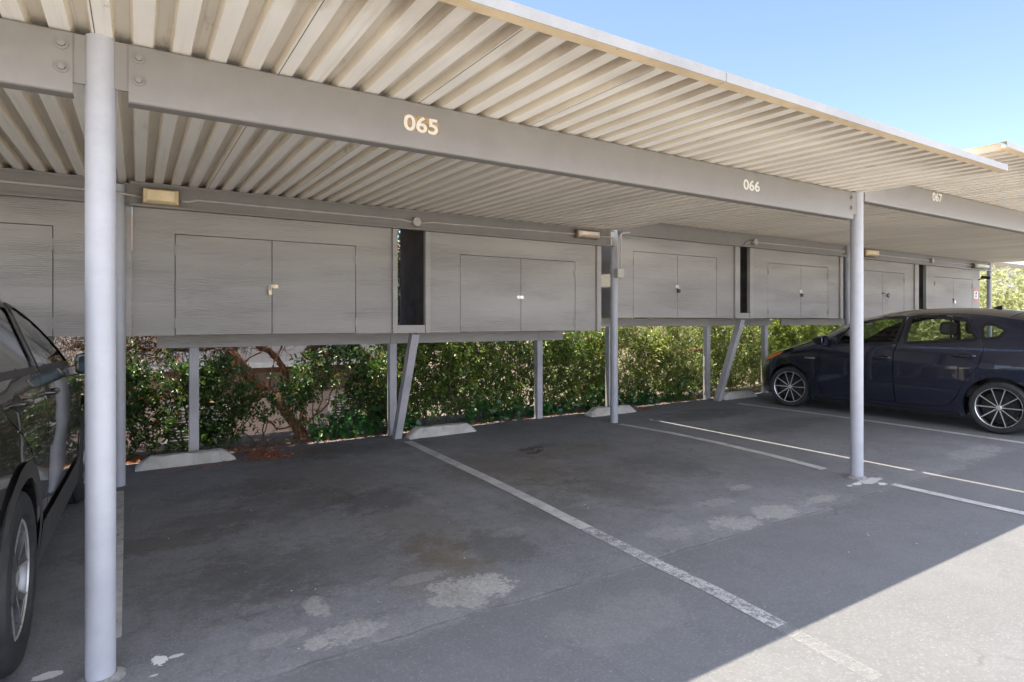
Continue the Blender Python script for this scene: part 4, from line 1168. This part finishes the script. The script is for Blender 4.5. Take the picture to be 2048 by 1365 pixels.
# ------------------------------------------------------------------ leaves
def leaf_mesh(name, mat, P, D, U, L, W, parent=None, fold=.25):
    """obovate folded leaves: base points P, directions D, up hints U, lengths L, widths W (arrays)"""
    n = len(P)
    D = D/np.linalg.norm(D, axis=1, keepdims=True)
    S_ = np.cross(D, U); S_ /= np.maximum(1e-6, np.linalg.norm(S_, axis=1, keepdims=True)); N = np.cross(S_, D)
    L = L[:, None]; W = W[:, None]
    sh = [(0, 0, 0), (.40, -.42, fold), (.40, .42, fold), (.75, -.38, fold*.8), (.75, .38, fold*.8), (1.0, 0, -.08), (.45, 0, 0), (.78, 0, -.03)]
    V = np.empty((n, 8, 3))
    for k, (a, b, c) in enumerate(sh): V[:, k] = P + D*L*a + S_*W*b + N*W*c
    F = [(0, 6, 1), (0, 2, 6), (1, 6, 7, 3), (6, 2, 4, 7), (3, 7, 5), (7, 4, 5)]
    me = bpy.data.meshes.new(name); V = V.reshape(-1, 3)
    me.vertices.add(len(V)); me.vertices.foreach_set('co', V.ravel())
    sizes = np.tile([len(f) for f in F], n); idx = np.concatenate([np.array(f) for f in F])
    loops = (np.arange(n)[:, None]*8 + idx[None]).ravel()
    me.loops.add(len(loops)); me.loops.foreach_set('vertex_index', loops.astype(np.int32))
    st = np.concatenate([[0], np.cumsum(sizes)[:-1]])
    me.polygons.add(len(sizes)); me.polygons.foreach_set('loop_start', st.astype(np.int32)); me.polygons.foreach_set('loop_total', sizes.astype(np.int32))
    me.update(calc_edges=True); me.validate()
    me.polygons.foreach_set('use_smooth', [True]*len(sizes))
    me.materials.append(mat)
    o = bpy.data.objects.new(name, me); COL.objects.link(o)
    if parent is not None: put(o, parent)
    return o
def unit(n):
    v = RNG.normal(size=(n, 3)); return v/np.linalg.norm(v, axis=1, keepdims=True)

def shoots(starts, dirs, lens, per, droop=.15):
    """leaf bases along bending shoots; returns leaf P, D and the shoot polylines"""
    P, D, lines = [], [], []
    for s, d, l in zip(starts, dirs, lens):
        d = d/np.linalg.norm(d); pts = [s.copy()]; p = s.copy(); k = 6
        for i in range(k):
            d = d + RNG.normal(size=3)*.13 + np.array([0, 0, -droop*.2]); d /= np.linalg.norm(d); p = p + d*l/k; pts.append(p.copy())
        pts = np.array(pts); lines.append(pts)
        m = max(2, int(per*l)); ang = RNG.uniform(0, 6.28)
        for j in range(m):
            t = (.25 + .75*(j + .5)/m)*k; i = min(k-1, int(t)); q = pts[i] + (pts[i+1]-pts[i])*(t-i)
            ax = pts[i+1]-pts[i]; ax /= np.linalg.norm(ax)
            ang += 2.4; a = np.cross(ax, [0.1, .2, 1]); a /= np.linalg.norm(a); b = np.cross(ax, a)
            D.append(ax*.65 + (a*math.cos(ang) + b*math.sin(ang))*.9 + np.array([0, 0, .1])); P.append(q)
    return np.array(P), np.array(D), lines
def stems_mesh(name, mat, lines, r, parent, n=5):
    mb = MB()
    for L in lines: mb.tube([tuple(p) for p in L], [r*(1 - .7*i/(len(L)-1)) for i in range(len(L))], n, cap=False)
    o = mb.build(name, mat, parent); o['kind'] = 'stuff'
    return o

def hedge(label, x0, x1, y0, y1, top, density, mat, leaf=.062, gap=None, base=0.0, shadeleaf=1.0):
    root = thing('hedge_shrub', ((x0+x1)/2, (y0+y1)/2, gz((x0+x1)/2)), label, 'shrub', 'glossy shrubs of the hedge behind the lockers')
    n = int(density*(x1-x0)); st, di, le = [], [], []
    while len(st) < n:
        x = RNG.uniform(x0, x1); y = y0 + (y1-y0)*RNG.beta(1.0, 1.6); tz = top(x)
        z = base + (tz - base)*RNG.beta(1.25, 1.05)
        nz = noise.noise(Vector((x*1.6, y*1.6, z*1.9)))
        if gap is not None and nz < gap + .25*max(0, z/tz - .8): continue
        st.append(np.array([x, y, z + gz(x)])); di.append(np.array([RNG.normal()*.6, -abs(RNG.normal())*.5, .55 + RNG.normal()*.45])); le.append(RNG.uniform(.10, .28))
    P, D, lines = shoots(st, di, le, 46)
    U = unit(len(P))*.6 + np.array([0, -.35, .8])
    L = leaf*RNG.uniform(.55, 1.3, len(P))*np.array([.85 + .55*noise.noise(Vector(p*2.3)) for p in P])
    L = np.maximum(L, .018)
    leaf_mesh('foliage', mat, P, D, U, L, L*RNG.uniform(.42, .60, len(P)), root)
    main = []
    for k in range(int(9*(x1-x0))):
        x = RNG.uniform(x0, x1); y = RNG.uniform(y0+.05, y1); p = np.array([x, y, gz(x) - .05]); pts = [p]
        for i in range(6): p = p + np.array([RNG.normal()*.05, RNG.normal()*.05, top(x)*.15]); pts.append(p)
        main.append(np.array(pts))
    stems_mesh('stems', M['stem'], main, .011, root)
    stems_mesh('shoots', M['stem'], lines[::2], .0035, root, 4)
    return root
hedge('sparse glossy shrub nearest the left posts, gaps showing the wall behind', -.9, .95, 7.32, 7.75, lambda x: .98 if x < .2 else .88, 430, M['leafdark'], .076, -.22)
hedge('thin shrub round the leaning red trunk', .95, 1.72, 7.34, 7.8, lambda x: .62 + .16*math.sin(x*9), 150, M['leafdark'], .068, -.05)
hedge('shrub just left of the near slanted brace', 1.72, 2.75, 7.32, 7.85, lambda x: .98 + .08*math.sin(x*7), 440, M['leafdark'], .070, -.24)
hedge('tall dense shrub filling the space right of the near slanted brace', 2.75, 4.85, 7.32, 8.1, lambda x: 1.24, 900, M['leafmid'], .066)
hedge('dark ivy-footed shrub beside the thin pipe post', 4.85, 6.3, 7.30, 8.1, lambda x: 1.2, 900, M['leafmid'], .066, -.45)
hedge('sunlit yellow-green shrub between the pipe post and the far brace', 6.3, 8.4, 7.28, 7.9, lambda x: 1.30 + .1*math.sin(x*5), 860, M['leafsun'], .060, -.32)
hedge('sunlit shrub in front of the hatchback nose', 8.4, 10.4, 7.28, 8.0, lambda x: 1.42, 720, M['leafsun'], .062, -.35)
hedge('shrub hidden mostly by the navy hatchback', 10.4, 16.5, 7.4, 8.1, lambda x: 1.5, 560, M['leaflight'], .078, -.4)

# broad ivy along the foot of the hedge
def ivy(label, x0, x1, n):
    o_p = np.column_stack([RNG.uniform(x0, x1, n), 7.22 + np.abs(RNG.normal(size=n))*.07, np.abs(RNG.normal(size=n))*.13 + .02])
    o_p[:, 2] += np.array([gz(x) for x in o_p[:, 0]])
    D = np.column_stack([RNG.normal(size=n)*.6, -np.abs(RNG.normal(size=n))*.5 - .1, RNG.normal(size=n)*.4 - .1]); U = unit(n)*.4 + np.array([0, -.8, .5])
    L = RNG.uniform(.05, .11, n)
    o = leaf_mesh('ivy', M['ivy'], o_p, D, U, L, L*RNG.uniform(.8, 1.1, n), None, .10)
    tag(o, label, 'ivy', 'low ivy at the foot of the hedge')
ivy('low broad ivy left of the near slanted brace', 1.75, 2.55, 150); ivy('low dark ivy right of the near slanted brace', 2.72, 3.1, 70); ivy('low dark ivy under the middle of the hedge', 3.8, 6.3, 330); ivy('sunlit ivy by the far slanted brace', 6.4, 8.3, 220)

# ------------------------------------------------------------------ trees behind the hedge
def limb(pts, r0, r1, n=14, rag=.18):
    P = catmull(pts, 6); rs = []
    for i in range(len(P)):
        t = i/(len(P)-1); rs.append((r0 + (r1-r0)*t)*(1 + rag*noise.noise(Vector(P[i]*7))))
    mb = MB(); mb.tube([tuple(p) for p in P], rs, n)
    V = []
    for v in mb.v:
        q = Vector(v); k = noise.noise(q*22)*.018 + noise.noise(q*7)*.016; k2 = noise.noise(Vector((q.x*45, q.y*45, q.z*9)))*.015
        V.append(tuple(q + Vector((k + k2, k - k2, k*.4))))
    mb.v = V; return mb
def join(ms):
    o = MB()
    for m in ms:
        off = len(o.v); o.v += m.v; o.f += [[i + off for i in f] for f in m.f]; o.mi += m.mi; o.sm += m.sm
    return o
def px(l, Y): return [tuple(at(u, v, y)) for (u, v), y in zip(l, Y if isinstance(Y, (list, tuple)) else [Y]*len(l))]
def bark_strips(pts, r, n):
    """peeling bark strips hanging off a limb"""
    P = catmull(pts, 8); mb = MB()
    for k in range(n):
        i = RNG.integers(0, len(P)-2); c = P[i]; ax = P[i+1]-P[i]; ax /= np.linalg.norm(ax)
        a = unit(1)[0]; a -= ax*(a @ ax); a /= np.linalg.norm(a); b = np.cross(ax, a)
        l = RNG.uniform(.04, .14); w_ = RNG.uniform(.003, .008); s = c + a*r*.95
        q = [s, s + ax*l*.5 + a*.012, s + ax*l + a*RNG.uniform(.005, .05)]
        vs = [];
        for p_ in q: vs += [tuple(p_ - b*w_), tuple(p_ + b*w_)]
        mb.add(vs, [(0,1,3,2), (2,3,5,4)])
    return mb
def crown(root, mat, c, r, n, leaf, seed, holes=.0):
    c = np.array(c); r = np.array(r); P = []
    while len(P) < n:
        v = RNG.uniform(-1, 1, 3); q = np.linalg.norm(v)
        if q > 1: continue
        p = c + v*r
        k = noise.noise(Vector(p*1.1 + seed)) + .5*noise.noise(Vector(p*2.7 + seed))
        if k < holes + .35*(q - .6): continue
        P.append(p)
    P = np.array(P); D = unit(n) + np.array([0, 0, -.1]); U = unit(n) + np.array([0, 0, .8])
    L = leaf*RNG.uniform(.6, 1.4, n)
    return leaf_mesh('crown', mat, P, D, U, L, L*.5, root)
def twigs(root, cx, cy, cz, sx, sy, sz, n, l0=.15, l1=.5, mat='twig', hang=-.2, r=.004):
    lines = []
    for k in range(n):
        p = np.array([cx + RNG.normal()*sx, cy + RNG.normal()*sy, cz + RNG.normal()*sz]); d = unit(1)[0] + np.array([0, 0, hang]); l = RNG.uniform(l0, l1); pts = [p]
        for i in range(5): d = d + RNG.normal(size=3)*.28; d /= np.linalg.norm(d); p = p + d*l/5; pts.append(p)
        lines.append(np.array(pts))
    return stems_mesh('dead_twigs', M[mat], lines, r, root, 4)

t1 = thing('tree', tuple(at(604, 880, 7.5)), 'leaning tree with shaggy red bark between the nearest wheel stops', 'tree', 'red-barked trees behind the lockers')
A = px([(612, 888), (596, 858), (568, 818), (538, 786), (508, 764), (484, 735), (462, 706), (446, 672)], [7.50, 7.55, 7.62, 7.7, 7.75, 7.8, 7.85, 7.9]) + [(0.70, 8.1, 1.75), (.45, 8.4, 2.5)]
B = px([(598, 800), (592, 776), (576, 752), (560, 727), (540, 704), (512, 688)], [7.9, 7.95, 8.0, 8.0, 8.0, 7.95]) + [(.90, 8.0, 1.50), (.4, 8.2, 1.9)]
B = px([(612, 850), (604, 820)], [7.7, 7.85]) + B
C_ = px([(552, 800), (528, 790), (504, 796), (494, 800)], [7.7, 7.62, 7.52, 7.48])
join([limb(A, .064, .054), limb(B, .030, .034), limb(C_, .030, .045)] + [limb(px(l, yy), .012, .008, 8) for l, yy in (([(575, 826), (590, 780), (622, 742), (650, 715), (690, 700)], 7.75), ([(556, 804), (540, 770), (545, 735), (560, 700), (566, 672)], 7.8), ([(604, 868), (622, 838), (650, 815), (668, 776), (700, 752)], 7.6), ([(510, 762), (492, 772), (462, 760), (436, 735), (412, 722)], 7.7), ([(590, 850), (556, 858), (530, 838), (505, 832)], 7.55), ([(484, 735), (500, 716), (528, 700), (548, 672)], 7.85))]).build('trunk', M['bark'], t1)
st_ = join([bark_strips(A, .061, 300), bark_strips(B, .032, 120)]); st_.build('peeling_bark', M['bark'], t1)['kind'] = 'stuff'
crown(t1, M['needle'], (1.0, 8.75, 3.75), (2.9, 1.75, .95), 8000, .14, 3.1, .02)
twigs(t1, -.02, 7.95, 1.24, .30, .20, .17, 520, r=.0055); twigs(t1, .55, 7.9, 1.16, .30, .15, .10, 170, r=.005); twigs(t1, 1.2, 8.1, 1.18, .35, .2, .08, 60)
twigs(t1, -.7, 8.0, 1.15, .35, .2, .2, 260, r=.005)
lb = [limb(px([(250, 690), (330, 706), (352, 735), (372, 742), (392, 728)], 8.0), .022, .016), limb(px([(150, 690), (220, 715), (300, 700), (400, 700), (450, 690)], 8.05), .03, .02), limb(px([(430, 742), (452, 715), (480, 690), (500, 672)], 8.0), .028, .024)]
join(lb).build('branches', M['twig'], t1)['kind'] = 'stuff'
t2 = thing('tree', (2.9, 8.3, gz(2.9)), 'twisted red-barked tree over the hedge by the near brace', 'tree', 'red-barked trees behind the lockers')
A = px([(742, 720), (722, 706), (700, 700), (668, 707), (640, 712), (622, 716), (612, 708), (628, 694), (650, 684), (664, 668)], [8.3]*10)
B = px([(738, 718), (716, 700), (704, 690), (696, 670)], [8.3]*4)
D_ = [(3.3, 8.5, -.3), (3.25, 8.45, .5)] + px([(742, 722)], [8.3])
join([limb(A, .055, .04), limb(B, .05, .05), limb(D_, .07, .06)]).build('trunk', M['bark'], t2)
join([bark_strips(A, .05, 160), bark_strips(B, .05, 80)]).build('peeling_bark', M['bark'], t2)['kind'] = 'stuff'
crown(t2, M['needle'], (4.0, 8.75, 3.75), (2.0, 1.7, .95), 2400, .14, 8.7, .12)
twigs(t2, 2.75, 8.2, 1.18, .5, .2, .06, 90, .08, .3); twigs(t2, 4.3, 8.15, 1.22, .5, .2, .06, 150, .1, .35)
t3 = thing('tree', (6.3, 8.4, gz(6.3)), 'forked dark-trunked tree behind the thin pipe post', 'tree', 'red-barked trees behind the lockers')
A = [(5.9, 8.35, -.1)] + px([(1222, 735), (1212, 712), (1240, 692), (1275, 672), (1300, 655)], [8.3]*5) + [(7.6, 8.4, 1.75)]
B = px([(1216, 716), (1196, 708), (1160, 690), (1130, 672)], 8.3); C2 = px([(1206, 720), (1190, 690), (1198, 664), (1205, 650)], 8.35)
E2 = px([(1500, 682), (1525, 668), (1556, 654)], 8.3); E2 = [(8.6, 8.5, .1), (8.75, 8.4, .7)] + E2
join([limb(A, .06, .05), limb(B, .035, .03), limb(C2, .035, .03), limb(E2, .05, .035)]).build('trunk', M['bark'], t3)
crown(t3, M['needle'], (6.0, 9.2, 3.75), (1.3, 1.3, .7), 1100, .14, 5.3, .16)
twigs(t3, 6.9, 8.15, 1.28, .55, .15, .09, 300, .15, .5); twigs(t3, 8.6, 8.2, 1.35, .35, .15, .08, 140, .15, .4); twigs(t3, 5.7, 8.2, 1.2, .3, .15, .06, 90, .1, .35)

# bushes on the slope beyond, seen through the hedge and the car windows
def bush(label, c, r, n, mat, leaf, seed, stem=True):
    root = thing('bush', (c[0], c[1], gz(c[0]) - .2), label, 'bush', 'sunlit bushes beyond the hedge')
    cr = crown(root, mat, c, r, n, leaf, seed, -.18); cr.name = 'foliage'
    L = []
    for k in range(10):
        p = np.array([c[0] + RNG.normal()*.15, c[1] + RNG.normal()*.15, c[2] - r[2] - .6]); q = np.array(c) + unit(1)[0]*np.array(r)*.8
        L.append(np.array([p + (q-p)*t + RNG.normal(size=3)*.04 for t in np.linspace(0, 1, 6)]))
    stems_mesh('stems', M['stem'], L, .03, root)
bush('dark foliage in the narrow gap between the two nearest lockers', (3.3, 8.15, 2.15), (.8, .5, 1.0), 4200, M['leafdark'], .07, 12.0)
bush('dark leafy bush behind the middle of the hedge', (4.2, 9.3, .1), (1.7, .7, 1.15), 4200, M['leafdark'], .09, 9.0)
bush('bright green bush behind the far slanted brace', (8.2, 9.7, .6), (1.6, .9, 1.5), 3600, M['leaflight'], .09, 1.0)
bush('bright yellow-green bush above the hatchback bonnet', (11.6, 9.6, .9), (1.9, .9, 1.6), 4600, M['leaflight'], .10, 2.0)
bush('yellow-green bush seen through the hatchback windows', (15.3, 9.4, 1.0), (2.2, .9, 1.6), 5200, M['leaflight'], .11, 4.0)
bush('tall pale leafy bush past the end of the carport', (20.6, 7.6, 1.5), (2.9, 2.4, 1.45), 15000, M['leafpale'], .12, 6.0)
bush('low pale bush under the end of the carport', (19.2, 8.0, .9), (1.3, 1.0, 1.2), 4200, M['leafpale'], .11, 7.0)

# ------------------------------------------------------------------ buildings beyond
def neighbour():
    root = thing('house', (1.5, 11.5, -2.4), 'pinkish house with white-framed windows seen through gaps in the hedge', 'house')
    def mat_pink(nm, col):
        t = NT(nm)
        wv = t.n('ShaderNodeTexWave', wave_type='BANDS', bands_direction='X'); wv.inputs['Scale'].default_value = 2.4
        t.set(wv.inputs['Vector'], t.pos())
        gr = t.ss(wv.outputs['Fac'], .0, .05)
        c = t.mix(t.ss(t.noise(1.2, 5, .6), .3, .7), scale3(col, .9), scale3(col, 1.08))
        return t.done(c, .8, t.bump(gr, .6, .02))
    pink = mat_pink('pink_siding', (.50, .37, .30)); white = mat_pink('white_siding', (.50, .44, .40))
    brown = mat_simple('brown_band', (.22, .13, .09), .7, .2, 6); wh = mat_simple('window_white', (.68, .64, .58), .5, .1, 10)
    MB().box(-7, 4.6, 11.5, 16, -2.8, .52).build('lower_wall', pink, root)
    MB().box(-7, 4.6, 11.1, 16, .70, 2.45).build('upper_wall', white, root)
    MB().box(-7, 4.65, 10.98, 11.1, .62, .70).build('ledge', wh, root)
    MB().box(-7, 4.6, 11.42, 11.5, .16, .26).build('band', brown, root)
    MB().box(-7, 4.6, 11.12, 16, .521, .699).build('soffit', brown, root)
    MB().add([(-7.4, 10.5, 2.46), (5, 10.5, 2.46), (5, 14, 3.5), (-7.4, 14, 3.5), (-7.4, 17, 2.46), (5, 17, 2.46)], [(0,1,2,3), (3,2,5,4), (0,3,4), (1,5,2), (0,4,5,1)]).build('roof', brown, root)
    for u0, u1, v0, v1 in ((335, 452, 822, 905), (664, 748, 800, 862)):
        a = at(u0, v0, 11.48); b = at(u1, v1, 11.48)
        f = MB(); x0, x1, z0, z1 = a.x, b.x, b.z - .25, a.z; t = .07
        f.box(x0 - t, x1 + t, 11.42, 11.5, z1, z1 + t).box(x0 - t, x1 + t, 11.42, 11.5, z0 - t, z0).box(x0 - t, x0, 11.42, 11.5, z0, z1).box(x1, x1 + t, 11.42, 11.5, z0, z1)
        w_ = f.build('window', wh, root)
        MB().box(x0, x1, 11.485, 11.499, z0, z1).build('pane', mat_simple('window_dark', (.20, .17, .15), .3, .2, 5), w_)
        bl = MB(); z = z0 + .03
        while z < z1: bl.box(x0 + .01, x1 - .01, 11.455, 11.483, z, z + .012); z += .05
        bl.build('blind', wh, w_)
neighbour()
def farhouse():
    root = thing('house', (40, 14, 0), 'distant house with a pale grey roof edge past the end of the carport', 'house')
    MB().box(33, 50, 12.2, 24, -.5, 4.0).build('wall', mat_simple('far_wall', (.52, .50, .47), .8, .1, 2), root)
    MB().box(32.2, 51, 11.2, 25, 4.0, 4.25).build('fascia_board', mat_simple('far_fascia', (.66, .65, .62), .6, .05, 2), root)
    MB().add([(32.2, 11.2, 4.26), (51, 11.2, 4.26), (51, 25, 4.26), (32.2, 25, 4.26), (36, 18, 5.4), (47, 18, 5.4)], [(0,1,5,4), (1,2,5), (2,3,4,5), (3,0,4), (3,2,1,0)]).build('roof', mat_simple('far_roof', (.20, .20, .20), .8, .2, 3), root)
farhouse()

# ------------------------------------------------------------------ litter
def litter():
    P = []
    def cl(u, v, sx, sy, n):
        x, y = gp(u, v)
        for k in range(n): P.append((x + RNG.normal()*sx, y + RNG.normal()*sy))
    cl(525, 908, .10, .10, 330); cl(545, 915, .20, .09, 260); cl(500, 900, .22, .12, 90); cl(560, 895, .3, .15, 60)
    cl(262, 925, .10, .12, 150); cl(300, 905, .3, .1, 80); cl(340, 945, .25, .05, 40); cl(390, 938, .12, .03, 30)
    for x in np.arange(-.4, 9.5, .02):
        for k in range(2): P.append((x + RNG.normal()*.03, 7.14 + RNG.normal()*.07))
    cl(1290, 820, .15, .08, 130); cl(800, 868, .12, .08, 60)
    P = [p for p in P if p[1] < 7.5]
    n = len(P); A = np.array([(x, y, gz(x) + RNG.uniform(.002, .012)) for x, y in P]); D = unit(n); D[:, 2] *= .15; U = unit(n)*.35 + np.array([0, 0, 1.0])
    L = RNG.uniform(.015, .050, n)
    o = leaf_mesh('leaf_litter', M['litter'], A, D, U, L, L*RNG.uniform(.2, .55, n), None, .2)
    tag(o, 'reddish dry leaf litter along the hedge foot and beside the nearest wheel stop', 'leaf litter', kind='stuff')
    # small pale crumbs on the asphalt
    Q = []
    for k in range(170):
        x = RNG.uniform(-.5, 7); y = RNG.uniform(1.7, 7.0); Q.append((x, y))
    n = len(Q); A = np.array([(x, y, gz(x) + .003) for x, y in Q]); D = unit(n); D[:, 2] *= .15; U = unit(n)*.3 + np.array([0, 0, 1.0]); L = RNG.uniform(.006, .016, n)
    o = leaf_mesh('ground_crumbs', mat_simple('pale_crumbs', (.45, .42, .36), .8, .3, 30), A, D, U, L, L*.7, None, .2)
    tag(o, 'tiny pale crumbs and leaf bits scattered over the asphalt', 'debris', kind='stuff')
    for i, (u, v, lab) in enumerate(((1050, 903, 'dark curled dead leaf on the oil stain, left one'), (1078, 905, 'dark curled dead leaf on the oil stain, right one'))):
        x, y = gp(u, v); mb = MB(); n = 9
        for s in range(2):
            vs = []
            for k in range(n):
                t = k/(n-1); w_ = .022*math.sin(PI*(.08 + .9*t)) + .002
                vs += [(x - .055 + .11*t, y + .01*math.sin(5*t), gz(x) + .006 + .018*t*t), (x - .055 + .11*t + .004*s, y + (w_ if s else -w_), gz(x) + .012 + .03*abs(math.sin(3*t + i)))]
            mb.add(vs, [(2*k, 2*k+1, 2*k+3, 2*k+2) for k in range(n-1)], 0, True)
        tag(mb.build('dead_leaf', M['stem']), lab, 'dead leaf', 'dead leaves on the oil stain')
litter()
